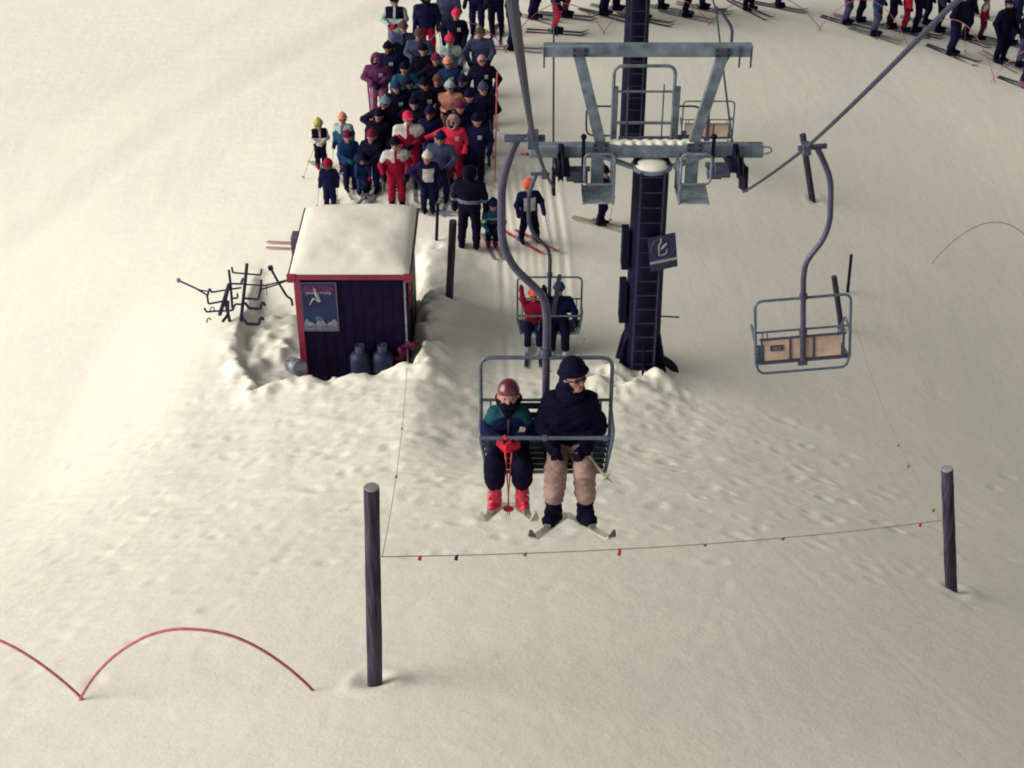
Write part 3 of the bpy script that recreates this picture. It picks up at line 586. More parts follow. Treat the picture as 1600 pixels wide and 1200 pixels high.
def ski_mesh(L, wd=0.085, M=None, o=Vector((0, 0, 0)), fr=0.54):
    """ski lying along -y from the boot point, tip curled"""
    n = 18; vs = []; fs = []
    for i in range(n + 1):
        t = i / n; y = (1 - fr) * L - t * L; tipu = max(0, (t - .88) / .12); z = .012 + .10 * tipu ** 1.7 + 0.012 * (1 - t) * 0; wdt = wd / 2 * (1.0 + .12 * (abs(t - .5) * 2) ** 2) * (1 - .75 * tipu ** 3) 
        for (sx, sz) in ((-1, 0), (1, 0), (1, .016), (-1, .016)):
            p = Vector((sx * wdt, y, z + sz)); vs.append((M @ p if M is not None else p) + o)
    for i in range(n):
        for j in range(4): fs.append((i * 4 + j, i * 4 + (j + 1) % 4, (i + 1) * 4 + (j + 1) % 4, (i + 1) * 4 + j))
    fs += [(3, 2, 1, 0), tuple(n * 4 + j for j in range(4))]; mb = MB(); mb.add(vs, fs); return mb
def ski(par, o, L, yaw, col, pitch=0.0, tipm=None, name='ski'):
    M = Matrix.Rotation(yaw, 3, 'Z') @ Matrix.Rotation(pitch, 3, 'X'); mb = ski_mesh(L, .075, M, Vector(o)); mats = [SKIM[col]]
    if tipm is not None:
        mats.append(tipm); mb.m = [1 if (Vector(mb.v[f[0]]) - Vector(o)).length > L * .45 and (M.inverted() @ (Vector(mb.v[f[0]]) - Vector(o))).y < 0 else 0 for f in mb.f]
    so_ = mb.build(name, mats, par)
    mb = MB(); mb.box(Vector(o) + M @ Vector((0, -.14, .045)), (.06, .07, .04), M); mb.box(Vector(o) + M @ Vector((0, .16, .05)), (.06, .08, .05), M); mb.box(Vector(o) + M @ Vector((0, .01, .033)), (.05, .42, .012), M)
    b = mb.build('binding', SKIM['grey'], None); b.parent = so_; return so_
def pole(top, tip, col, label, group='ski poles held in the queue', r=0.008, par=None):
    top, tip = Vector(top), Vector(tip); t = thing('ski_pole', tip, label, 'ski pole', group); d = (top - tip).normalized()
    mb = MB(); mb.tube([tip, top], [r * .6, r], 6); mb.build('shaft', POLEM[col], t, tip)
    mb = MB(); mb.tube([top - d * .11, top], [.014, .017], 8); mb.ball(top, .019, 8, 6); mb.build('grip', RUBB, t, tip)
    mb = MB(); mb.lathe(tip + d * .07, [(.008, -.006), (.045, -.003), (.045, .003), (.008, .006)], 12, d); mb.build('basket', POLEM[col], t, tip); return t
def locate(hx, hy, h):
    g = G(hx, hy, h); return Vector((g.x, g.y, gz(g.x, g.y)))
def person(hx, hy, h, jk, tr, hat, label, arms='front', face=0.0, gear='goggles', acc=None, boots='black', gloves='black', skis='grey', pol=None, stance=0.11, skin=None, feet=None, lean=0.0, bend=0.0, hs=None, group='skiers waiting for the lift', skiyaw=0.0, low=False):
    h = h * 1.03
    p = feet if feet is not None else locate(hx, hy, h)
    t = thing('person', p, label, 'person', group, R_(face + random.uniform(-9, 9))); S = h / 1.80; child = h < 1.5; hd = (1.0 / S) * (0.98 if child else 1.08)
    J = lambda x, y, z: Vector((x, y, z))
    def bendp(v):   # lean of the upper body forward about the hips
        v = Vector(v); 
        if v.z > .95 and bend: q_ = v - J(0, 0, .95); q_ = Matrix.Rotation(-bend, 3, 'X') @ q_ if False else Matrix.Rotation(bend, 3, 'X') @ q_; return J(0, 0, .95) + q_
        return v
    st = stance; kn = 0.04; pr = []
    Z0 = 0.035 / S
    for s in (-1, 1):
        hip, knee, ank = J(s * .09, 0, .93), J(s * (.09 + st) / 2 + s * .01, -kn, .51), J(s * st, .02, .11)
        pr += [(hip, knee, .105, .082, TR), (knee, ank + J(0, 0, .17), .082, .072, TR), (ank + J(0, 0, .14), ank + J(0, 0, -.02), .068, .060, BT), (ank + J(0, .03, -.055 + Z0), ank + J(0, -.17, -.06 + Z0), .048, .045, BT)]
    B = bendp
    pr += [(B((-.08, 0, .96)), B((.08, 0, .96)), .120, .120, TR if jk == tr else JK), (B((-.08, .0, 1.10)), B((.08, .0, 1.10)), .125, .125, JK), (B((-.10, .0, 1.29)), B((.10, .0, 1.29)), .135, .135, JK), (B((0, 0, .98)), B((0, 0, 1.3)), .13, .14, JK),
           (B((-.12, 0.0, 1.40)), B((.12, 0.0, 1.40)), .095, .095, JK), (B((0, 0, 1.42)), B((0, -.01, 1.53)), .075, .065, JK)]
    (eL, wL), (eR, wR) = ARMS[arms] if isinstance(arms, str) else arms
    jr = lambda: random.uniform(-.035, .035)
    eL, wL, eR, wR = [(v_[0] + jr(), v_[1] + jr(), v_[2] + jr()) for v_ in (eL, wL, eR, wR)]
    hs = (hs or 0) + random.uniform(-28, 28); face = face
    WF = random.uniform(1.04, 1.22) if not child else random.uniform(1.0, 1.1); t.rotation_euler = (R_(random.uniform(-4, 4)), R_(random.uniform(-3.5, 3.5)), t.rotation_euler.z)
    for s, e, w_ in ((-1, eL, wL), (1, eR, wR)):
        sh = B((s * .20, 0.0, 1.41)); e, w_ = B(e), B(w_); pr += [(sh, e, .080, .066, JK if acc is None or acc[1] != 'sleeves' else AC), (e, w_, .066, .048, JK if acc is None or acc[1] != 'sleeves' else AC)]
        d = (w_ - e).normalized(); pr += [(w_ + d * .01, w_ + d * .10, .046, .050, GL), (w_ + d * .03, w_ + d * .09 + J(-s * .04, -.02, .02), .024, .02, GL), (w_ + d * .10, w_ + d * .13 + J(0, -.02, -.02), .040, .032, GL)]
    pr = [(Vector((a.x * WF, a.y * 1.1, a.z)), Vector((b.x * WF, b.y * 1.1, b.z)), ra * (1.14 if mi in (JK, TR, AC) else 1.1), rb * (1.14 if mi in (JK, TR, AC) else 1.1), mi) for a, b, ra, rb, mi in ((Vector(q_[0]), Vector(q_[1]), q_[2], q_[3], q_[4]) for q_ in pr)]
    hc = B((0, -.015, 1.655)) if not child else B((0, -.015, 1.66 - .02 + .02)); hp, M = head_prims(hc, hd, R_(hs or 0), bend * .5); 
    pr += hp + [(B((0, 0, 1.5)), hc, .055, .06, SK)]
    pr = [(Vector(a) * S, Vector(b) * S, ra * S, rb * S, mi) for a, b, ra, rb, mi in pr]
    ac = K(acc[0]) if acc else K('white'); zone = None
    if acc and acc[1] != 'sleeves':
        def zone(c, fm, z=acc[1]):
            c = c / S; jm = fm == JK
            if z == 'yoke': sel = jm & (c[:, 2] > 1.30 + .05 * np.sin(c[:, 0] * 25)) & (np.abs(c[:, 0]) > .035)
            elif z == 'vest': sel = jm & ((c[:, 2] < 1.22) | (np.abs(c[:, 0]) > .25) | (np.abs(c[:, 0]) < .03))
            elif z == 'bib': sel = jm & (c[:, 2] > 1.0) & (c[:, 2] < 1.38) & (np.abs(c[:, 0]) < .15) & (c[:, 1] < 0)
            elif z == 'belt': sel = (fm == JK) & (np.abs(c[:, 2] - 1.09) < .035)
            elif z == 'patch': sel = jm & (np.abs(c[:, 2] - 1.28) < .05) & (np.abs(c[:, 0] - .10) < .045) & (c[:, 1] < 0)
            else: sel = jm & (c[:, 2] > 1.28)
            fm = fm.copy(); fm[sel] = AC; return fm
    sdf_object('body', pr, [skin or SKIN, K(jk), K(tr), K(boots), K(gloves), ac, LIP], .021, .045, t, zone, .006 * S)
    hcS = hc * S; s_ = hd * S
    if hat: headgear(hat[0], hat[1], hcS, s_, M, t)
    if hat and hat[0] == 'hood' or gear == 'scarf':
        mb = MB(); mb.ball(hcS + M @ Vector((0, -.045, -.085)) * s_, (.08 * s_, .07 * s_, .05 * s_), 12, 6); mb.build('scarf', K('black' if gear != 'redscarf' else 'red'), t)
    if gear == 'goggles': goggles(hcS, s_, M, t)
    else: eyes(hcS, s_, M, t)
    if hat is None or hat[0] in ('beanie', 'cap'):
        mb = MB(); mb.ball(hcS + M @ Vector((0, .045, -.02)) * s_, (.105 * s_, .085 * s_, .10 * s_), 14, 8, M=M); mb.build('hair', K('brown'), t)
    if skis:
        t.rotation_euler.x *= .3; t.rotation_euler.y *= .6
        dw = Matrix.Rotation(t.rotation_euler.z + R_(skiyaw), 3, 'Z') @ Vector((0, -1, 0)); sl_ = (gz(p.x + dw.x * .6, p.y + dw.y * .6) - gz(p.x - dw.x * .6, p.y - dw.y * .6)) / 1.2
        for s in (-1, 1): ski(t, (s * st * S, .02, 0.012), min(1.75, h * 1.0), R_(skiyaw + s * random.uniform(-1, 5)), skis, -math.atan(sl_))
    if pol:
        Mz = Matrix.Rotation(R_(face), 3, 'Z')
        for s, w_ in ((-1, wL), (1, wR)):
            if pol[1] in ('both', 'L' if s < 0 else 'R'):
                wv = B((w_[0] * WF, w_[1] * 1.1, w_[2])) * S + Vector((0, -.06, .03)); tp = p + Mz @ wv; off = Vector(pol[2]) if len(pol) > 2 else Vector((s * .12, -.15, 0)); bt = p + Mz @ Vector((wv.x, wv.y, 0)) + Mz @ off
                bt.z = gz(bt.x, bt.y) + .0; pole(tp, bt, pol[0], 'ski pole held by the ' + pol[3] + (', left' if s < 0 and pol[1] == 'both' else ', right' if pol[1] == 'both' else ''))
    if not pol and group.startswith('skiers waiting') and h > 1.2 and not (90 < face < 270) and (arms != 'lean'):
        Mz = Matrix.Rotation(R_(face), 3, 'Z'); nm = ' '.join(label.split()[:9]).rstrip(',')
        for s, w_ in ((-1, wL), (1, wR)):
            if random.random() < .6:
                wv = B((w_[0] * WF, w_[1] * 1.1, w_[2])) * S + Vector((0, -.06, .03)); tp = p + Mz @ wv; bt = p + Mz @ (Vector((wv.x, wv.y, 0)) + Vector((s * random.uniform(0, .15), random.uniform(-.25, .1), 0))); bt.z = gz(bt.x, bt.y)
                pole(tp, bt, random.choice(['grey', 'dark', 'grey', 'pale']), '%s ski pole of the %s' % ('left' if s < 0 else 'right', nm))
    PEOPLE.append(t); return t

# crowd: head-top pixel, height, clothes ...
person(497, 188, 1.22, 'black', 'black', ('beanie', 'yellow'), 'child in yellow-green hat and black and white jacket, outermost at the left of the queue', 'front', 8, acc=('white', 'vest'), gloves='white', boots='red', skis='pale', pol=('grey', 'L', (-.38, -.05, 0), 'child in the yellow-green hat'), skiyaw=25)
person(535, 178, 1.42, 'teal', 'black', ('beanie', 'peach'), 'child in pale pink hat and teal jacket with white stripes', 'down', -5, acc=('ice', 'yoke'), gloves='navy', boots='maroon', skis='grey')
person(543, 207, 1.42, 'blue', 'navy', ('beanie', 'maroon'), 'child in dark hat and blue suit standing before the child in the pale pink hat', 'front', 10, gear='eyes', gloves='green', skis='pale')
person(577, 204, 1.50, 'black', 'navy', ('beanie', 'maroon'), 'skier in maroon hat and black jacket behind the snowy hut roof', 'front', -10, gear='eyes', gloves='black', pol=('grey', 'R', (.05, -.2, 0), 'skier in the maroon hat'))
person(563, 240, 1.02, 'blue', 'blue', ('hood', 'navy'), 'small stooping child in blue suit and red mittens behind the hut', 'lean', 25, gloves='red', bend=.35, skis='grey', gear='eyes')
person(511, 250, 1.24, 'navy', 'navy', ('beanie', 'red'), 'child in round red hat and plain navy coat behind the left corner of the hut', 'down', -170, gear='eyes', skis='grey')
person(635, 174, 1.82, 'red', 'red', ('cap', 'pink'), 'instructor in bright pink cap and red suit with white shoulders', 'front', -6, acc=('white', 'yoke'), skis='grey', gear='goggles', pol=('grey', 'R', (.1, -.1, 0), 'instructor in the pink cap'))
person(616, 216, 1.68, 'red', 'red', ('beanie', 'black'), 'instructor in black hat and red suit with white shoulder patches', 'wide', 10, acc=('white', 'yoke'), skis='pale')
person(600, 152, 1.78, 'black', 'black', ('beanie', 'sky'), 'tall skier in pale blue hat and black suit with hand on hip', 'hip', 0, skis='dark')
person(588, 84, 1.70, 'purple', 'mauve', ('hood', 'purple'), 'skier in purple hooded jacket and mauve trousers at the left edge of the crowd', 'front', 0, acc=('ice', 'patch'), skis='red')
person(628, 34, 1.80, 'black', 'black', ('beanie', 'brown'), 'broad skier in brown hat and black jacket, grey at the shoulders', 'wide', 5, acc=('dusk', 'yoke'), pol=('dark', 'L', (-.05, -.1, 0), 'broad skier in the brown hat'))
person(616, -6, 1.74, 'black', 'grey', ('beanie', 'black'), 'skier in black and pale blue jacket with red mitten at the rear of the queue', 'front', 0, acc=('ice', 'vest'), gloves='red', pol=('dark', 'L', (-.05, -.1, 0), 'skier with the red mitten'))
person(666, -12, 1.82, 'navy', 'red', ('hood', 'navy'), 'skier in long navy jacket and red trousers', 'down', 0, skis='grey')
person(711, 14, 1.66, 'black', 'black', ('beanie', 'pink'), 'skier in pointed red hat and black jacket', 'hip', 0, gear='eyes', acc=('white', 'patch'))
person(704, 55, 1.72, 'grey', 'black', ('beanie', 'pink'), 'skier in red hat and pale grey jacket with black mitts', 'wide', 0, gear='goggles', acc=('ice', 'yoke'), pol=('grey', 'L', (-.05, -.1, 0), 'skier in the grey jacket'))
person(702, 90, 1.62, 'blue', 'navy', ('beanie', 'peach'), 'skier in peach hat and blue jacket', 'down', 0, acc=('ice', 'patch'))
person(699, 128, 1.66, 'peach', 'tan', ('beanie', 'ice'), 'skier in pale green hat and peach jacket with dark belt', 'front', 4, acc=('black', 'belt'), gear='goggles', pol=('grey', 'L', (-.05, -.1, 0), 'skier in the peach jacket'))
person(709, 181, 1.66, 'pink', 'red', ('hood', 'tan'), 'skier in fur-trimmed hood and bright red suit with arm stretched out', 'pointL', 0, acc=('white', 'patch'), gear='goggles', skis='pale', pol=('dark', 'L', (.05, -.1, 0), 'skier in the fur-trimmed hood'))
person(744, -48, 1.80, 'navy', 'navy', ('beanie', 'black'), 'dark skier at the top of the queue, left one of two standing close', 'down', 4, skis='dark')
person(776, -46, 1.80, 'navy', 'black', ('beanie', 'navy'), 'dark skier at the top of the queue, right one of two standing close', 'hip', -10, skis='dark')
person(753, 42, 1.78, 'dusk', 'black', ('beanie', 'brown'), 'skier in dusky blue jacket behind the sunburnt skier in black', 'wide', 0, gear='eyes')
person(757, 84, 1.80, 'black', 'black', None, 'bareheaded skier in black with ruddy face at the right of the queue', 'poles', 0, gear='goggles', acc=('ice', 'patch'), pol=('grey', 'R', (.02, -.05, 0), 'bareheaded skier in black'))
person(733, 140, 1.82, 'navy', 'black', ('beanie', 'black'), 'tall skier in navy jacket and black trousers before the bareheaded one', 'front', 2, acc=None, gear='eyes', skis='grey', pol=('grey', 'R', (.02, -.05, 0), 'tall skier in navy jacket'))
person(661, 70, 1.74, 'black', 'maroon', ('beanie', 'black'), 'skier in black with red stripes in the thick of the crowd', 'down', 0, acc=('red', 'patch'), gear='eyes')
person(634, 98, 1.66, 'teal', 'navy', ('beanie', 'black'), 'skier in teal blue jacket beside the purple one', 'front', 0, gear='eyes')
person(664, 122, 1.80, 'black', 'navy', ('beanie', 'black'), 'skier in black with white lift ticket between teal and peach jackets', 'wide', 0, acc=('white', 'patch'), gear='goggles', pol=('grey', 'both', (.02, -.05, 0), 'skier with the white lift ticket'))
person(640, 122, 1.70, 'navy', 'black', ('beanie', 'navy'), 'skier in navy behind the pink cap of the instructor', 'down', 8, gear='eyes')
person(672, 168, 1.62, 'navy', 'blue', ('beanie', 'navy'), 'skier in navy with blue trousers right of the pink-capped instructor', 'front', 0, gear='goggles')
person(666, 238, 1.42, 'navy', 'navy', ('beanie', 'white'), 'child in white hat and red scarf with a white racing bib', 'hip', 18, gear='redscarf', acc=('white', 'bib'), boots='black', skis='grey', skiyaw=60)
person(731, 260, 1.84, 'black', 'black', ('hood', 'black'), 'adult in dark long coat with pale belt stripe seen from behind', 'down', 172, acc=('grey', 'belt'), skis=None, gear='eyes', stance=.13)
person(768, 302, 1.24, 'teal', 'black', ('beanie', 'navy'), 'small child in teal top and red boots held by the adult in the dark coat', 'lean', 10, bend=.45, boots='red', skis='grey', acc=('ice', 'belt'), gear='eyes', skiyaw=10)
person(828, 283, 1.40, 'navy', 'black', ('helmet', 'orange'), 'child in orange helmet and navy jacket with white bib, next to load', 'poles', 6, acc=('white', 'bib'), boots='navy', gloves='navy', skis='red', skiyaw=32, stance=.19, pol=('grey', 'R', (.2, -.1, 0), 'child in the orange helmet'))
person(942, 262, 1.34, 'black', 'black', ('beanie', 'black'), 'child in black walking on skis behind the tower catwalk', 'down', 60, skis='pale', skiyaw=5)
XT = [(606, 66, 1.70, 'navy', 'navy', 'black', 'skier in navy half hidden below the broad one in the brown hat'), (652, 46, 1.72, 'dusk', 'black', 'brown', 'skier in dusky blue left of the red trousers'),
      (684, 84, 1.70, 'black', 'navy', 'maroon', 'skier in black and maroon hat squeezed behind the peach hat'), (722, 118, 1.70, 'navy', 'navy', 'navy', 'skier in navy just behind the bareheaded one'),
      (680, 118, 1.66, 'black', 'black', 'brown', 'skier in black and brown hat left of the pale green hat'), (618, 128, 1.70, 'black', 'navy', 'blue', 'skier in black and blue hat between mauve trousers and the pale blue hat'),
      (648, 152, 1.74, 'black', 'black', 'black', 'skier all in black directly above the pink cap'), (686, 206, 1.64, 'dusk', 'navy', 'navy', 'skier in dusky blue between the two red suits'),
      (716, 158, 1.68, 'black', 'black', 'maroon', 'skier in black and maroon hat behind the fur-trimmed hood'), (756, 130, 1.76, 'black', 'navy', 'dusk', 'skier in black at the right rim of the queue, below the bareheaded one'),
      (742, 178, 1.66, 'navy', 'black', 'black', 'skier in navy and black hat in front of the tall navy one'), (700, -20, 1.75, 'dusk', 'navy', 'black', 'skier in dusky blue above the pointed red hat'), (588, 172, 1.60, 'black', 'black', 'black', 'short skier in black left of the pale blue hat')]
for i, (x_, y_, h_, j_, t_, hc2, lb_) in enumerate(XT): person(x_, y_, h_, j_, t_, ('beanie', hc2), lb_, ['down', 'front', 'hip', 'wide'][i % 4], 0, gear='goggles' if i % 2 else 'eyes', skis='grey' if i % 3 else 'dark', acc=(('ice', 'patch') if i % 5 == 0 else None), pol=None)
for dx_, lb_ in ((0, 'left'), (.09, 'right')):
    b0 = G(694, 300); b0 = Vector((b0.x + dx_, b0.y, b0.z)); t = thing('upright_ski', b0, 'pale ski standing upright beside the white-hatted child, %s of the pair' % lb_, 'ski', 'pale skis standing upright in the queue')
    M = Matrix.Rotation(R_(90), 3, 'X'); M = Matrix.Rotation(R_(-6), 3, 'Y') @ Matrix.Rotation(R_(-90 + 4), 3, 'X')
    ski_mesh(1.45, .085, M, Vector((0, 0, 0)), .99).build('ski_blade', SKIM['pale'], t)
# people along the far edge
FAR = 'skiers standing beyond the hoop fence'
def far(fx, fy, h, jk, tr, lab, **k_):
    g = G(fx, fy); person(0, 0, h * 1.08, jk, tr, ('beanie', k_.pop('hat', 'navy')), lab, k_.pop('arms', 'down'), k_.pop('face', 0), feet=Vector((g.x, g.y, gz(g.x, g.y))), group=FAR, gear='goggles', **k_)
far(868, 52, 1.72, 'navy', 'pink', 'skier in red trousers standing left of the mast beyond the crossarm', skis='dark', face=80, skiyaw=0, pol=('dark', 'L', (0, .1, 0), 'skier in red trousers'))
far(800, 78, 1.78, 'black', 'navy', 'skier in dark suit standing behind the left cable', skis='grey', face=75)
far(884, 26, 1.74, 'maroon', 'maroon', 'skier in maroon suit just behind the red trousers', skis='dark', face=80)
far(944, 24, 1.7, 'navy', 'navy', 'skier in navy right next to the mast, on its left', skis='dark', face=70)
far(1006, 32, 1.72, 'black', 'black', 'skier in black half hidden on the right of the mast', skis='dark', face=80)
far(1072, 26, 1.70, 'navy', 'black', 'skier in black trousers stepping towards the far chair', skis='grey', face=80)
far(1034, 14, 1.66, 'blue', 'navy', 'skier in blue jacket between the mast and the far chair', skis='grey', face=80)
far(1216, 12, 1.7, 'navy', 'navy', 'skier in navy alone between the far chair and the hoops', skis='dark', face=80)
far(1322, 38, 1.66, 'dusk', 'dusk', 'skier in dusky blue, leftmost of the group at the right', skis='dark', face=70)
far(1366, 56, 1.68, 'blue', 'dusk', 'skier in bright blue coat and grey boots', skis='grey', face=60, pol=('dark', 'L', (-.1, -.05, 0), 'skier in bright blue coat'))
far(1412, 50, 1.5, 'pink', 'red', 'skier in pink-red suit right of the bright blue coat', boots='navy', skis='dark', face=70)
far(1446, 38, 1.64, 'navy', 'navy', 'skier in navy just left of where the cable leaves', skis='grey', face=70)
far(1486, 86, 1.80, 'black', 'navy', 'broad skier in black under the slanting cable', skis='dark', face=60, pol=('grey', 'R', (.3, -.1, 0), 'broad skier under the slanting cable'))
far(1532, 62, 1.30, 'red', 'maroon', 'small skier in red and white beside the tall black one', skis='grey', face=70, acc=('white', 'yoke'))
far(1562, 98, 1.84, 'black', 'black', 'tall skier in black suit near the upper right corner', skis='grey', face=40, pol=('grey', 'R', (.2, -.1, 0), 'tall skier in the black suit'))
far(1600, 136, 1.76, 'navy', 'navy', 'skier in navy with purple boots, outermost at the right', boots='mauve', skis='dark', face=60)
far(1512, 20, 1.7, 'teal', 'grey', 'skier in pale teal jacket behind the small red one', skis='grey', face=80)

for (fx, fy, j_, t_, lb) in ((1342, 34, 'black', 'black', 'skier in black just right of the dusky leftmost one'), (1390, 44, 'navy', 'black', 'skier in navy and black between bright blue and pink-red'), (1430, 50, 'black', 'navy', 'skier in dark clothes at the right shoulder of the pink-red suit'), (1466, 50, 'dusk', 'black', 'skier in dusky jacket right behind the cable'),
                           (1508, 62, 'black', 'black', 'skier in black between the broad one and the small red one'), (1580, 70, 'navy', 'navy', 'skier in navy behind the shoulder of the tall black one'), (1592, 104, 'black', 'dusk', 'skier in black before the outermost navy one'), (834, 30, 'black', 'navy', 'skier in black between the left cable and the red trousers'), (1098, 14, 'navy', 'navy', 'skier in navy cut off by the top edge beside the far chair'), (1170, 16, 'maroon', 'black', 'skier in maroon jacket cut off by the top edge, right of the far chair'), (964, 16, 'black', 'black', 'skier in black touching the mast on its left, cut off by the top edge')):
    far(fx, fy, 1.72, j_, t_, lb, skis=random.choice(['grey', 'dark']), face=random.uniform(50, 90))
# ---- riders on the near chair
def rider(par_chair, x, spec, label):
    c = Vector(par_chair.location); t = thing('person', c + Vector((x, -0.16, 0.0)), label, 'person', 'riders on the chairlift'); spec(t); return t
def adult(t):
    V = lambda x, y, z: Vector((x, y, z)); pr = []
    for s in (-1, 1):
        hip, knee, ank = V(s * .085, .0, .10), V(s * .130, -.40, .085), V(s * .145, -.42, -.36)
        pr += [(hip, knee, .108, .096, TR), (knee, ank + V(0, 0, .19), .096, .086, TR), (knee + V(0, -.01, -.02), knee + V(0, .02, -.2), .096, .092, TR), (ank + V(0, -.0, .20), ank + V(0, 0, .17), .090, .088, TR)]
        pr += [(ank + V(0, 0, .16), ank + V(0, 0, -.06), .076, .070, BT), ] 
        fd, fu, fx = footdir(s, 17, -27); h0 = ank + V(0, .02, -.11); pr += [(ank, h0, .07, .066, BT), (h0 - fd * .05, h0 + fd * .16, .062, .058, BT), (h0 + fd * .15 - fx * .02, h0 + fd * .15 + fx * .02, .05, .05, BT)]
        for zz in (.02, -.05): pr += [(ank + V(.05, -.05, zz), ank + V(-.05, -.05, zz), .030, .030, BT)]
    pr += [(V(-.08, .0, .13), V(.08, .0, .13), .150, .150, JK), (V(-.07, .0, .25), V(.07, .0, .25), .165, .165, JK), (V(-.08, .0, .40), V(.08, .0, .40), .160, .160, JK), (V(-.09, .0, .52), V(.09, .0, .52), .135, .135, JK), (V(-.12, .0, .57), V(.12, .0, .57), .10, .10, JK),
           (V(0, 0, .60), V(.0, -.03, .70), .10, .095, JK), (V(-.05, -.06, .66), V(.06, -.06, .66), .05, .05, JK)]
    for s, e, w_ in ((-1, V(-.245, -.03, .30), V(-.15, -.26, .215)), (1, V(.250, -.03, .30), V(.13, -.27, .215))):
        pr += [(V(s * .165, .0, .57), e, .096, .086, JK), (e, w_, .088, .064, JK), (e + V(0, .02, .06), e + V(0, 0, -.02), .09, .088, JK)]; pr += hand_prims(w_ + (w_ - e).normalized() * .03, V(-s * .5, -1, -.25), V(-s * .2, .1, 1), 1.0, GL, .9)
    hc = V(.035, -.055, .835); hp, M = head_prims(hc, 1.0, R_(34), R_(-14)); pr += hp + [(V(0, 0, .68), hc, .06, .065, SK)]
    sdf_object('body', pr, [SKIN, K('black'), K('tan'), K('black'), K('black'), K('white'), LIP], .0095, .03, t, None, .0075)
    headgear('cuffed', 'black', hc + Vector((0, .03, .022)), 1.10, M, t); goggles(hc, 1.0, M, t, True)
    mb = MB(); mb.ball(hc + M @ Vector((0, .045, -.02)) * 1.08, (.128, .105, .125), 16, 10, M=M); mb.build('hair', K('black'), t)
    mb = MB(); mb.tube([V(.10 * math.cos(a_), -.02 + .105 * math.sin(a_), .70 + .03 * math.sin(a_)) for a_ in np.linspace(0, 2 * math.pi, 25)], .038, 8, False); mb.build('collar', K('black'), t)
    for s, yw in ((-1, 20), (1, -20)):
        fd, fu, fx = footdir(s, 17, -27); ski(t, V(s * .145, -.40, -.47) - fu * .085 + fd * .05, 1.5, R_(s * 17), 'pale', R_(-27), mat('ski_tip_black', (0.015, 0.012, 0.035), .4))
    return t
def kid(t):
    V = lambda x, y, z: Vector((x, y, z)); pr = []
    for s in (-1, 1):
        hip, knee, ank = V(s * .085, .02, .09), V(s * .125, -.33, .075), V(s * .125, -.34, -.25)
        pr += [(hip, knee, .098, .092, TR), (knee, ank + V(0, 0, .17), .092, .088, TR), (knee, ank + V(0, .0, .20), .095, .092, TR), (ank + V(0, 0, .13), ank + V(0, 0, -.08), .062, .058, BT), (ank, ank + V(0, .02, -.14), .06, .052, BT)]
        fd, fu, fx = footdir(s, 13, -27); h0 = ank + V(0, .02, -.14); pr += [(h0 - fd * .04, h0 + fd * .13, .050, .046, BT)]
        for zz in (.0, -.05, -.10): pr += [(ank + V(s * .045, -.03, zz), ank + V(s * .052, -.05, zz), .016, .014, BT)]
    pr += [(V(-.07, .02, .10), V(.07, .02, .10), .115, .115, TR), (V(-.055, .0, .22), V(.055, .0, .22), .120, .120, JK), (V(-.055, .0, .34), V(.055, .0, .34), .120, .120, JK), (V(-.085, .0, .42), V(.085, .0, .42), .08, .08, AC), (V(0, 0, .44), V(0, -.01, .53), .08, .075, BE)]
    for s, e, w_ in ((-1, V(-.185, -.04, .26), V(-.075, -.24, .29)), (1, V(.185, -.04, .26), V(.075, -.24, .27))):
        pr += [(V(s * .125, .0, .43), (V(s * .125, .0, .43) + e) / 2, .074, .070, AC), ((V(s * .125, .0, .43) + e) / 2, e, .070, .066, JK), (e, w_, .066, .05, JK)]; pr += [(w_ + (w_ - e) * .0, w_ + (w_ - e).normalized() * .05, .046, .044, GL)]; pr += hand_prims(w_ + (w_ - e).normalized() * .03, V(-s * .8, -.6, .12), V(0, .15, 1), 1.15, GL, .7)
    hc = V(-.0, -.03, .63); hp, M = head_prims(hc, .86, 0, R_(-14)); pr = [(a, b, c_, d_, 7 if m_ == BE else m_) for a, b, c_, d_, m_ in pr]; pr += hp
    pr += [(V(-.03, -.085, .572), V(.03, -.085, .572), .055, .055, 7), (V(-.05, .02, .58), V(.05, .02, .58), .075, .075, 7)]
    for a, b in ((0, 0),):
        pass
    sdf_object('body', pr, [SKIN, K('navy'), K('black'), mat('boot_red', (0.50, 0.02, 0.06), .35, 0, .2), mat('glove_red', (0.55, 0.02, 0.045), .6, 0, .2), K('green'), LIP, K('black')], .009, .028, t, None, .006)
    headgear('helmet', mat('helmet_maroon', (0.10, 0.009, 0.03), .3, 0, .2, coat=.5), hc + Vector((0, .02, .010)), .84, M, t); eyes(hc, .92, M, t)
    mb = MB(); mb.box(V(.125, -.135, .33), (.05, .012, .07), Matrix.Rotation(R_(12), 3, 'Y')); mb.build('ticket', K('white'), t)
    for s in (-1, 1):
        for zz in (.04, -.02, -.08):
            mb = MB(); mb.box(V(s * .125 + s * .055, -.375, -.25 + zz), (.03, .03, .014)); mb.build('buckle', K('white'), t)
    mb = MB(); mb.tube([V(0, -.118, .44), V(0, -.135, .36), V(0, -.13, .22)], .006, 6); mb.build('zip', GALVD, t)
    for s in (-1, 1): fd, fu, fx = footdir(s, 13, -27); ski(t, V(s * .125, -.32, -.39) - fu * .07 + fd * .04, 1.05, R_(s * 13), 'pale', R_(-27))
    return t
ad = rider(chair1, .215, adult, 'adult in black jacket, sunglasses and tan trousers riding the nearest chair')
ki = rider(chair1, -.345, kid, 'child in red helmet, teal jacket and red ski boots riding the nearest chair')
kl = Vector(ki.location)
for s in (-1, 1):
    pole(kl + Vector((s * .035, -.33, .35)), kl + Vector((s * -.012, -.34, -.48)), 'pink', 'pink ski pole of the child in the red helmet, %s of the pair' % ('left' if s < 0 else 'right'), 'pink ski poles of the child on the nearest chair', .009)
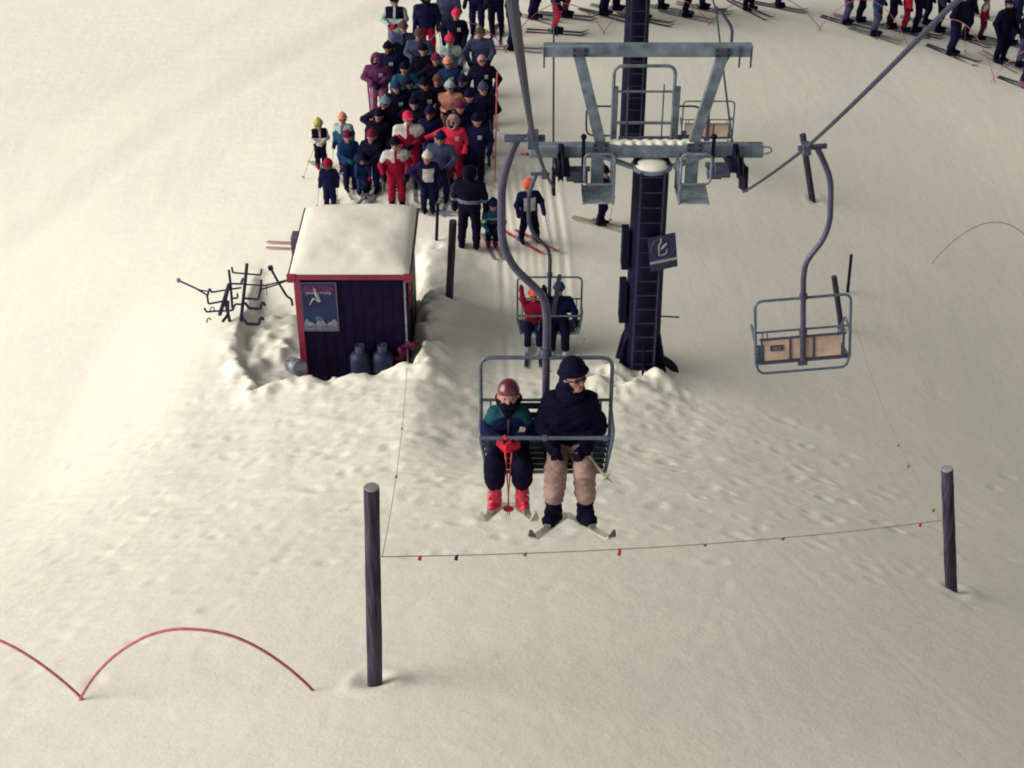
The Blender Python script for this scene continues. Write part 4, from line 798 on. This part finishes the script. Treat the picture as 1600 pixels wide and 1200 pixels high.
al = Vector(ad.location); pole(al + Vector((.10, -.28, .22)), al + Vector((.37, -.52, .02)), 'pale', 'pale yellow ski pole across the lap of the adult in black', 'ski poles on the nearest chair', .023)
# ---- riders on the loading chair
def loader(t, jk, tr, hat, armL, armR, S, gl, face=0):
    V = lambda x, y, z: Vector((x, y, z)); pr = []
    for s in (-1, 1):
        hip, knee, ank = V(s * .09, .0, .10), V(s * .12, -.30, .0), V(s * .13, -.34, -.40)
        pr += [(hip, knee, .105, .085, TR), (knee, ank + V(0, 0, .10), .085, .075, TR), (ank + V(0, 0, .08), ank, .066, .06, BT), (ank + V(0, .03, -.05), ank + V(0, -.17, -.05), .046, .043, BT)]
    pr += [(V(-.08, .0, .14), V(.08, .0, .14), .12, .12, JK), (V(-.1, .0, .40), V(.1, .0, .40), .13, .13, JK), (V(0, 0, .1), V(0, 0, .4), .13, .14, JK), (V(-.12, 0, .52), V(.12, 0, .52), .09, .09, JK), (V(0, 0, .55), V(0, -.01, .66), .07, .06, JK)]
    for s, (e, w_) in ((-1, armL), (1, armR)):
        e, w_ = V(*e), V(*w_); d = (w_ - e).normalized(); pr += [(V(s * .19, 0, .53), e, .078, .065, JK), (e, w_, .065, .048, JK), (w_, w_ + d * .09, .046, .04, GL), (w_ + d * .03, w_ + d * .06 + V(-s * .05, -.01, 0), .02, .018, GL)]
    hc = V(0, -.015, .775); hp, M = head_prims(hc, .97 / S * (.9 if S < .9 else 1), R_(face)); pr += hp
    pr = [(Vector(a) * S, Vector(b) * S, ra * S, rb * S, mi) for a, b, ra, rb, mi in pr]
    sdf_object('body', pr, [SKIN, K(jk), K(tr), K('ice'), K(gl), K('white'), LIP], .018, .04, t); headgear(hat[0], hat[1], hc * S, .97 * (.9 if S < .9 else 1), M, t); goggles(hc * S, .95 * (.9 if S < .9 else 1), M, t)
    for s in (-1, 1): ski(t, (s * .13 * S, -.34 * S, -.49 * S), 1.3, R_(s * 3), 'dark', R_(0))
a2 = rider(chair2, .17, lambda t: loader(t, 'navy', 'black', ('beanie', 'teal'), ((-.26, -.08, .62), (-.28, -.16, .84)), ((.30, -.04, .30), (.30, -.22, .16)), 1.0, 'black'), 'skier in teal hat and navy suit on the loading chair, hand on the hanger')
k2 = rider(chair2, -.30, lambda t: loader(t, 'red', 'navy', ('beanie', 'orange'), ((-.24, -.04, .66), (-.27, -.04, .92)), ((.26, -.06, .30), (.18, -.22, .24)), .84, 'maroon'), 'child in orange hat and red jacket on the loading chair, arm raised to the bail')
al2 = Vector(a2.location); pole(al2 + Vector((.28, -.30, .22)), al2 + Vector((.50, -.55, -.05)), 'grey', 'thin grey ski pole sticking out beside the navy rider at the loading spot', 'ski poles on the loading chair'); pole(al2 + Vector((.26, -.28, .2)), al2 + Vector((.44, -.60, -.12)), 'grey', 'lower grey ski pole of the navy rider on the loading chair', 'ski poles on the loading chair')
pole(Vector(k2.location) + Vector((.14, -.26, .26)), Vector(k2.location) + Vector((-.02, -.35, -.3)), 'grey', 'grey ski pole in the lap of the child in the red jacket', 'ski poles on the loading chair')
hs_ = At(866, 470, Y2 - .3); hs2 = At(874, 432, Y2 - .3); t = thing('upright_ski', hs_, 'short dark ski held upright between the two riders on the loading chair', 'ski')
mb = MB(); mb.beam(hs_ + Vector((-.02, 0, -.35)), hs2, .085, .02); mb.ball(hs2, (.045, .012, .05), 10, 6); mb.build('ski_blade', SKIM['dark'], t, hs_)

# ------------------------------------------------------------------ lift hut
hz = -0.35; hb = Vector(((HX0 + HX1) / 2, HY0, hz)); ztop = At(550, 430, HY0).z
fx0, fx1 = At(466, 500, HY0).x, At(637, 500, HY0).x
hb = Vector(((fx0 + fx1) / 2, HY0, hz)); W_ = fx1 - fx0; Dp = 2.45; HT = ztop - hz
WALL = mat('navy_plank', (0.008, 0.0045, 0.026), .7, 0, .4, 5, .15, 14); REDT = mat('red_trim', (0.22, 0.010, 0.045), .45, 0, .25, 8); PALE = mat('pale_strip', (0.24, 0.23, 0.32), .5, 0, .3, 14); ROOFM = mat('roof_edge', (0.06, 0.02, 0.05), .6)
hut = thing('lift_hut', hb, 'dark operator hut with red trim and thick snow on its roof, dug into the snow', 'hut')
mb = MB(); mb.box((0, Dp / 2, HT / 2), (W_, Dp, HT)); mb.build('wall', WALL, hut, bevel=.01)
mb = MB()
for k in range(11): mb.box((-W_ / 2 + .09 + k * (W_ - .18) / 10, -.003, HT / 2), (.010, .008, HT - .02))
mb.build('batten', WALL, hut, smooth=False)
mb = MB(); mb.box((0, Dp / 2 - .02, HT + .035), (W_ + .14, Dp + .18, .07)); rf = mb.build('roof', ROOFM, hut, bevel=.008)
mb = MB(); mb.box((0, -.125, HT + .02), (W_ + .18, .03, .085)); mb.build('fascia', REDT, hut, bevel=.006)
for s in (-1, 1): mb = MB(); mb.box((s * (W_ / 2 + .09), Dp / 2 - .02, HT + .02), (.03, Dp + .18, .11)); mb.build('side_fascia', mat('dark_red_trim', (0.12, 0.012, 0.04), .5), hut, bevel=.006)
mb = MB(); mb.box((-W_ / 2 + .04, -.02, HT / 2), (.12, .05, HT)); mb.build('corner_post', REDT, hut, bevel=.008)
mb = MB(); mb.box((W_ / 2 - .03, -.02, HT / 2 + .0), (.035, .03, HT)); mb.build('pale_strip', PALE, hut)
for s in (-1, 1): mb = MB(); mb.box((s * (W_ / 2 + .04), -.13, HT + .01), (.16, .04, .17)); mb.build('corner_bracket', REDT, hut, bevel=.01)
# side window frame and door on the right wall
mb = MB(); mb.box((W_ / 2 + .012, 1.45, HT / 2 + .05), (.03, .85, HT - .35)); dr = mb.build('door', mat('door_dark', (0.022, 0.012, 0.04), .5, 0, .3), hut, bevel=.01)
mb = MB(); mb.box((W_ / 2 + .035, 1.12, HT / 2), (.03, .03, .12)); h_ = mb.build('handle', GALV, None); h_.parent = dr
mb = MB(); mb.box((W_ / 2 + .01, .55, HT - .55), (.03, .55, .45)); wf = mb.build('window', mat('hut_glass', (0.03, 0.03, 0.06), .15), hut, bevel=.006)
mb = MB()
for (y, z, dy, dz) in ((.55, HT - .31, .64, .05), (.55, HT - .79, .64, .05), (.25, HT - .55, .05, .5), (.85, HT - .55, .05, .5)): mb.box((W_ / 2 + .03, y, z), (.03, dy, dz))
f_ = mb.build('frame', REDT, None); f_.parent = wf
# snow on the roof: rounded slab with uneven top
n1, n2 = 34, 40; vs = []; fs = []
for j in range(n2 + 1):
    for i in range(n1 + 1):
        u, v = i / n1 * 2 - 1, j / n2 * 2 - 1; e = max(0.0, (1 - abs(u) ** 7)) ** .45 * max(0.0, (1 - abs(v) ** 8)) ** .45
        x = u * (W_ / 2 + .075) * (1 + .0 * e); y = Dp / 2 - .02 + v * (Dp / 2 + .085); z = HT + .07 + e * (.19 + .05 * float(vnoise(x * 1.0, y, .7, 41)) + .02 * float(vnoise(x, y, .25, 42)) - .05 * abs(u) ** 3)
        vs.append((x, y, z))
for j in range(n2):
    for i in range(n1): a = j * (n1 + 1) + i; fs.append((a, a + 1, a + n1 + 2, a + n1 + 1))
mb = MB(); mb.add(vs, fs); mb.build('roof_snow', SNOW, hut)
# box on left wall
mb = MB(); pbx = At(463, 367, HY0 + 1.4); mb.box((-W_ / 2 - .16, 1.5, HT - .22), (.14, .32, .50)); mb.build('vent_box', mat('grey_box', (0.10, 0.09, 0.15), .5), hut, bevel=.01)
# poster
px0, px1 = At(471, 480, HY0 - .03).x, At(528, 480, HY0 - .03).x; pz1, pz0 = At(500, 441, HY0 - .03).z, At(500, 517, HY0 - .03).z
pc = Vector(((px0 + px1) / 2, HY0 - .035, (pz0 + pz1) / 2)); PW, PH = px1 - px0, pz1 - pz0
poster = thing('poster', pc, 'blue ski poster with red title and white border on the hut wall', 'poster')
mb = MB(); mb.box((0, 0, 0), (PW, .012, PH)); mb.build('poster_sheet', mat('poster_border', (0.12, 0.12, 0.19), .5, 0, .1), poster)
mb = MB(); mb.box((0, -.008, .02), (PW - .05, .006, PH - .08)); mb.build('picture_field', mat('poster_blue', (0.018, 0.022, 0.09), .5, 0, .4, 4), poster)
# snow foot of the picture
zb = -PH / 2 + .05; pts = [(-PW / 2 + .03, zb), (PW / 2 - .03, zb)]; topv = [(PW / 2 - .03 - (PW - .06) * k / 12, zb + .15 + .05 * math.sin(k * 1.3) + .03 * math.sin(k * 2.9)) for k in range(13)]
outl = pts + topv; mb = MB(); n_ = len(outl); mb.add([(x, -.0125, z) for x, z in outl] + [(x, -.009, z) for x, z in outl], [tuple(range(n_)), tuple(range(n_, 2 * n_))[::-1]] + [(i, i + n_, (i + 1) % n_ + n_, (i + 1) % n_) for i in range(n_)])
mb.build('picture_snow', mat('poster_snow', (0.20, 0.24, 0.28), .5, 0, .35, 8), poster)
mb = MB(); mb.tube([(-.07, -.014, PH / 2 - .12), (-.03, -.014, PH / 2 - .26), (.02, -.014, PH / 2 - .38)], [.016, .036, .02], 8); mb.tube([(.02, -.014, PH / 2 - .38), (-.10, -.014, PH / 2 - .32), (-.17, -.014, PH / 2 - .45)], [.022, .02, .006], 6)
mb.build('picture_figure', mat('poster_figure', (0.33, 0.37, 0.36), .5, 0, .3, 14), poster)
mb = MB(); mb.ball((-.02, -.012, zb + .22), (.07, .004, .05), 10, 6); mb.build('picture_patch', mat('poster_teal', (0.03, 0.12, 0.22), .5), poster)
PR = mat('poster_red', (0.26, 0.02, 0.10), .5); PWt = mat('poster_white', (0.36, 0.35, 0.42), .5); PDk = mat('poster_ink', (0.04, 0.04, 0.09), .5)
text('AUSTRIA', .135, (0, -.0125, PH / 2 - .16), PR, poster, sx=1.0); text('SINGAPORE', .072, (0, -.0125, PH / 2 - .235), PWt, poster, sx=1.2)
mb = MB(); mb.box((0, -.0135, zb + .045), (PW - .07, .004, .085)); mb.build('caption_strip', mat('poster_strip', (0.17, 0.17, 0.26), .5), poster)
text('RACE', .07, (-PW * .24, -.018, zb + .02), PDk, poster, sx=1.0); text('LEAGUE', .07, (PW * .18, -.018, zb + .02), mat('poster_ink2', (0.09, 0.09, 0.14)), poster, sx=1.0)
# gas bottles
GAS = mat('gas_bottle', (0.020, 0.026, 0.07), .5, .1, .25, 9)
gb0 = None
for i, (px, py, lab) in enumerate(((563, 556, 'blue-grey gas bottle at the hut wall, nearer the poster'), (598, 555, 'blue-grey gas bottle at the hut wall, nearer the red tarp'))):
    c = At(px, py, HY0 - .22); g = thing('gas_bottle', Vector((c.x, HY0 - .22, c.z - .34)), lab, 'gas bottle', 'gas bottles in front of the hut') if i == 0 else copy_tree(gb0)
    if i == 0:
        gb0 = g; mb = MB(); mb.lathe((0, 0, 0), [(.15, 0), (.185, .03), (.19, .08), (.19, .30), (.17, .37), (.12, .42), (.04, .45)], 24); mb.build('tank', GAS, g)
        mb = MB(); mb.lathe((0, 0, .40), [(.085, 0), (.085, .16), (.07, .16), (.07, .01)], 20); mb.build('collar', mat('gas_collar', (0.05, 0.06, 0.12), .5), g)
        mb = MB(); mb.lathe((0, 0, .49), [(.025, 0), (.025, .06), (.035, .04), (.035, .07)], 12); mb.tube([(0, 0, .52), (.06, -.02, .52)], .01, 6); mb.build('valve', GALVD, g)
    else: g.location = Vector((c.x, HY0 - .22, c.z - .34)); g['label'] = lab
# crumpled red tarp at the corner, drum at the other corner
tp = At(634, 548, HY0 - .1); tarp = thing('red_tarp', tp, 'crumpled dark red tarp at the right front foot of the hut', 'tarp'); pr = []
for k in range(9): a_ = k * .7; p = Vector((-.12 + .045 * k * .9 - .05, -.06 + .07 * math.sin(a_ * 2), -.16 + .05 * k + .03 * math.cos(a_ * 3))); pr.append((p, p + Vector((.08 * math.cos(a_), .04, .07 * math.sin(a_))), .04, .055, 0))
sdf_object('folds', pr, [mat('tarp_red', (0.10, 0.012, 0.045), .6, 0, .4, 12, .6, 20)], .014, .02, tarp)
dp = At(463, 573, HY0 - .35); drum = thing('metal_drum', dp, 'small grey metal drum tipped over at the left foot of the hut', 'drum')
ax_ = Vector((.5, -.75, .25)).normalized(); mb = MB(); mb.lathe((0, 0, 0), [(.13, -.2), (.15, -.19), (.15, -.02), (.158, 0), (.15, .02), (.15, .17), (.13, .18), (.09, .165)], 20, ax_); mb.build('shell', mat('drum_grey', (0.20, 0.21, 0.28), .4, .4, .3), drum)
mb = MB(); mb.tube([Vector((-.14, .05, .02)) + Vector((.05 * math.cos(a_), -.05, .12 * math.sin(a_))) for a_ in np.linspace(0, 3.1, 9)], .008, 6); mb.build('handle', DARK, drum)

# ------------------------------------------------------------------ tow-bar rack left of the hut
rb = G(382, 500); YK = rb.y; RK = mat('rack_steel', (0.028, 0.028, 0.075), .5, .2, .3)
def PK(x, y, dy=0.0): p = At(270 + x / 8, 400 + y / 8, YK + dy); return p
rack = thing('tow_bar_rack', rb, 'rack of dark steel tow bars standing in the snow left of the hut', 'rack')
def rk(name, pts, r, mt=RK):
    mb = MB(); mb.tube(fillet([PK(*p) for p in pts], .03, 3), r, 6); mb.build(name, mt, rack, rb)
rk('upright', [(928, 95, .1), (880, 560, 0), (848, 830, -.1)], .034); rk('upright', [(700, 175, .1), (725, 380, .05), (745, 660, 0)], .026); rk('upright', [(705, 350, .0), (585, 740, -.1)], .04)
rk('upright', [(700, 370, .1), (655, 560, .05), (712, 820, -.05)], .034); rk('upright', [(690, 560, -.1), (690, 730, -.1), (620, 825, -.2)], .03)
rk('tow_bar', [(738, 140, .2), (748, 208, .2), (1098, 238, .2), (1112, 165, .2)], .020); rk('tow_bar', [(875, 280, .0), (855, 350, .0), (722, 345, .0)], .024); rk('tow_bar', [(855, 352, .1), (1150, 370, .1), (1460, 292, .1)], .016)
rk('tow_bar', [(1105, 300, .0), (1095, 420, .0), (1070, 542, .0), (905, 530, .0)], .026); rk('tow_bar', [(1100, 420, .02), (1320, 350, .05), (1465, 292, .1)], .016); rk('tow_bar', [(1170, 372, .1), (1176, 490, .1)], .01, POLEM['grey'])
rk('tow_bar', [(70, 305, -.1), (300, 410, -.1), (430, 490, -.1)], .018); rk('tow_bar', [(75, 308, -.1), (350, 430, -.1), (435, 440, -.1)], .014); rk('tow_bar', [(485, 450, -.1), (462, 405, -.1), (430, 500, -.1), (445, 600, -.1), (640, 562, -.1)], .022)
rk('tow_bar', [(480, 455, -.05), (690, 420, 0), (860, 395, .05)], .018); rk('tow_bar', [(722, 530, 0), (812, 525, 0), (808, 470, 0)], .020); rk('tow_bar', [(395, 650, -.2), (420, 700, -.2), (520, 690, -.2), (650, 685, -.2), (750, 680, -.2), (780, 600, -.1), (860, 605, -.1)], .022)
rk('tow_bar', [(900, 580, 0), (955, 655, -.05), (1100, 660, -.05), (1105, 590, -.05), (1140, 585, -.05), (1150, 620, -.05)], .030); rk('tow_bar', [(865, 770, -.1), (930, 850, -.15), (1080, 855, -.15), (1090, 780, -.15), (1120, 770, -.15), (1130, 800, -.15)], .030)
rk('hook', [(425, 830, -.3), (435, 780, -.3), (465, 780, -.3), (480, 800, -.3)], .014); rk('hook', [(460, 700, -.2), (480, 640, -.2), (515, 645, -.2), (520, 690, -.2)], .012)
for p in ((70, 305, -.1), (1465, 292, .1)): mb = MB(); mb.ball(PK(*p), .05, 10, 6); mb.build('end_knob', POLEM['grey'], rack, rb)
lb = G(456, 476); bar = thing('tow_bar', lb, 'single bent steel tow bar leaning beside the left hut wall', 'tow bar'); mb = MB(); mb.tube(fillet([PK(1222, 150, .2), PK(1330, 350, .15), PK(1430, 510, .1), PK(1485, 535, .1), PK(1495, 620, .05)], .12, 4), [.026] * 17 if False else .026, 6); mb.build('shaft', RK, bar, lb)
mb = MB(); mb.tube([PK(1215, 130, .2), PK(1228, 170, .2)], .055, 8); mb.build('socket', RK, bar, lb)
# skis lying left of the hut
for i, (x, y) in enumerate(((420, 379), (419, 388))):
    a1, b1 = G(x, y, .03), G(x + 70, y + 3, .03); t = thing('lying_ski', a1, 'worn pinkish ski lying on snow behind the hut, the %s of the pair' % ('further' if i == 0 else 'nearer'), 'ski', 'skis lying behind the hut'); d = b1 - a1; yaw = math.atan2(d.x, -d.y)
    M = Matrix.Rotation(yaw, 3, 'Z') @ Matrix.Rotation(-math.atan2(d.z, math.hypot(d.x, d.y)), 3, 'X'); s_ = ski_mesh(1.6, .075, M, Vector((0, 0, 0)), 0.97).build('ski_blade', mat('ski_worn', (0.34, 0.22, 0.24), .5, 0, .3), t)

# ------------------------------------------------------------------ posts, poles, hoops, rope fence
WOOD = mat('weathered_post', (0.052, 0.048, 0.075), .85, 0, .6, 18, 1.0, 34, stretch=(1, 1, .10)); CUT = mat('cut_end', (0.26, 0.25, 0.28), .8)
def post(bx, by, tx, ty, wpx, label, name='wooden_post', cat='post', m_=WOOD, cap=True, group=None, lift=0.0):
    b = G(bx, by); depth = (b.y - 0) * math.cos(PITCH) + (CAM_Z - b.z) * math.sin(PITCH); r = wpx / 2 * depth / FPX; tp = At(tx, ty, b.y)
    t = thing(name, b, label, cat, group); n = 16; pts = []; rs = []
    for i in range(n + 1):
        u = i / n; p = (b + Vector((0, 0, -.3))).lerp(tp, u); p.x += .008 * float(vnoise(u * 4, bx * .1, 1.5, 51)); pts.append(p); rs.append(r * (1.0 + .07 * float(vnoise(u * 9, by * .1, .8, 52)) - .04 * u))
    mb = MB(); mb.tube(pts, rs, 14); mb.build('shaft', m_, t, b)
    if cap: mb = MB(); mb.lathe(tp, [(rs[-1] * .96, 0), (rs[-1] * .9, .012), (.01, .016)], 14, (pts[-1] - pts[-2]).normalized()); mb.build('cut_top', CUT, t, b)
    return t, b, tp
pL, bL, tL = post(584, 1068, 581, 762, 24, 'tall round weathered post standing alone in the lower snow, left of the riders')
pR, bR, tR = post(1493, 922, 1480, 733, 19, 'shorter round weathered post at the right edge, leaning slightly')
post(1274, 312, 1254, 210, 10, 'dark leaning post behind the hanger of the empty chair', cap=False)
post(701, 458, 708, 345, 12, 'dark rough post in the snow bank right of the hut', cap=False)
post(681, 376, 684, 318, 5, 'thin dark stake between hut and the post in the snow bank', 'stake', 'stake', DARK, False)
post(1325, 456, 1330, 398, 5, 'thin dark stake right of the empty chair', 'stake', 'stake', DARK, False)
post(1321, 516, 1303, 432, 9, 'dark padded post leaning behind the right arm of the empty chair', cap=False)
CAN2 = mat('orange_cane', (0.50, 0.10, 0.07), .5, 0, .2, 14)
post(773, 283, 777, 112, 2.0, 'tall orange bamboo pole at the right edge of the queue', 'bamboo_pole', 'pole', CAN2, False)
post(585, 232, 574, 124, 2.4, 'slim brownish bamboo pole left of the crowd', 'bamboo_pole', 'pole', mat('brown_cane', (0.16, 0.08, 0.07), .6), False)
# mounded snow at post feet is ground; rope fence
def fence_rope(pts, sag, label, flags=()):
    o = Vector(pts[0]); t = thing('safety_rope', o, label, 'rope', 'thin safety ropes under the lift'); path = []
    for a_, b_ in zip(pts[:-1], pts[1:]):
        for i in range(20): u = i / 20; p = Vector(a_).lerp(Vector(b_), u); p.z -= 4 * u * (1 - u) * sag; path.append(p)
    path.append(Vector(pts[-1])); mb = MB(); mb.tube(path, .0048, 5); mb.build('cord', mat('faded_cord', (0.40, 0.28, 0.24), .7, 0, .2), t, o)
    for (u, col, sz) in flags:
        p = path[min(len(path) - 1, int(u * (len(path) - 1)))]; mb = MB(); q0 = [Vector((-.012, -.004, .0)), Vector((.02, -.004, .01)), Vector((.012, -.012, -sz)), Vector((-.022, -.008, -sz * .85))]
        mb.add([p + v for v in q0] + [p + v + Vector((0, .008, 0)) for v in q0], [(0, 1, 2, 3), (7, 6, 5, 4), (0, 4, 5, 1), (1, 5, 6, 2), (2, 6, 7, 3), (3, 7, 4, 0)]); mb.build('flag', col, t, o)
FR = mat('flag_red', (0.50, 0.03, 0.05), .7); FB = mat('flag_dark', (0.03, 0.02, 0.06), .7); FO = mat('flag_rust', (0.25, 0.10, 0.08), .7)
aL = At(597, 870, bL.y - .0); aR = At(1471, 813, bR.y)
fence_rope([aL, aR], .12, 'thin faded rope strung between the two round posts, with small red flags', [(.065, FR, .05), (.105, FB, .06), (.38, FR, .09), (.24, FO, .03), (.545, FO, .03), (.67, FO, .03), (.95, FR, .06)])
hc_ = At(637, 560, HY0 - .15); fence_rope([aL, hc_], .35, 'thin faded rope running from the taller post up to the hut corner', [(.35, FO, .035), (.6, FO, .03)])
re_ = G(1336, 500, .3); fence_rope([aR, re_], .35, 'thin faded rope running from the shorter post up towards the empty chair', [(.08, FO, .05), (.28, FO, .05), (.36, FO, .045)])
def hoop(a_, b_, h, label, r=.015):
    a_, b_ = Vector(a_), Vector(b_); t = thing('cane_hoop', a_, label, 'hoop', 'bent red canes fencing the snow'); mb = MB(); pts = []
    for i in range(31): u = i / 30; p = a_.lerp(b_, u); q_ = 4 * u * (1 - u); p.x += .02 * float(vnoise(u * 3, a_.x, .6, 71)); p.y += .05 * float(vnoise(u * 3, a_.x + 5, .6, 72)); p.z += .012 * float(vnoise(u * 5, a_.x, .5, 73)) + -.05 + (h + .05) * (q_ ** .92); pts.append(p)
    mb.tube(pts, r, 8); mb.build('cane', CANE, t, a_); return t
def hoop_px(xa, ya, xb, yb, peak, label, r=.015):
    A_, B_ = G(xa, ya), G(xb, yb); mid = (A_ + B_) / 2; h = At(800, peak, mid.y).z - mid.z; hoop(A_, B_, h, label, r)
hoop_px(120, 1094, 495, 1081, 982, 'bent red cane arching over the lower left snow, complete in view', .0155)
hoop_px(-235, 1094, 135, 1094, 984, 'bent red cane in the lower left corner, its right half in view', .0155)
hoop_px(1455, 411, 1625, 402, 347, 'bent reddish cane arching at the right edge below the far skiers', .009)
chain = [(640, 118), (790, 84), (944, 54), (1108, 40), (1281, 48), (1418, 80), (1551, 128), (1690, 200)]
names = ['behind the queue', 'between the queue and the mast', 'just behind the mast', 'under the far chair', 'left of the bright blue skier', 'below the slanting cable', 'in the upper right corner']
for (p, q_, nm) in zip(chain[:-1], chain[1:], names): hoop_px(p[0] - 4, p[1], q_[0] + 4, q_[1], min(p[1], q_[1]) - 48, 'bent red cane at the far edge, ' + nm, .011)
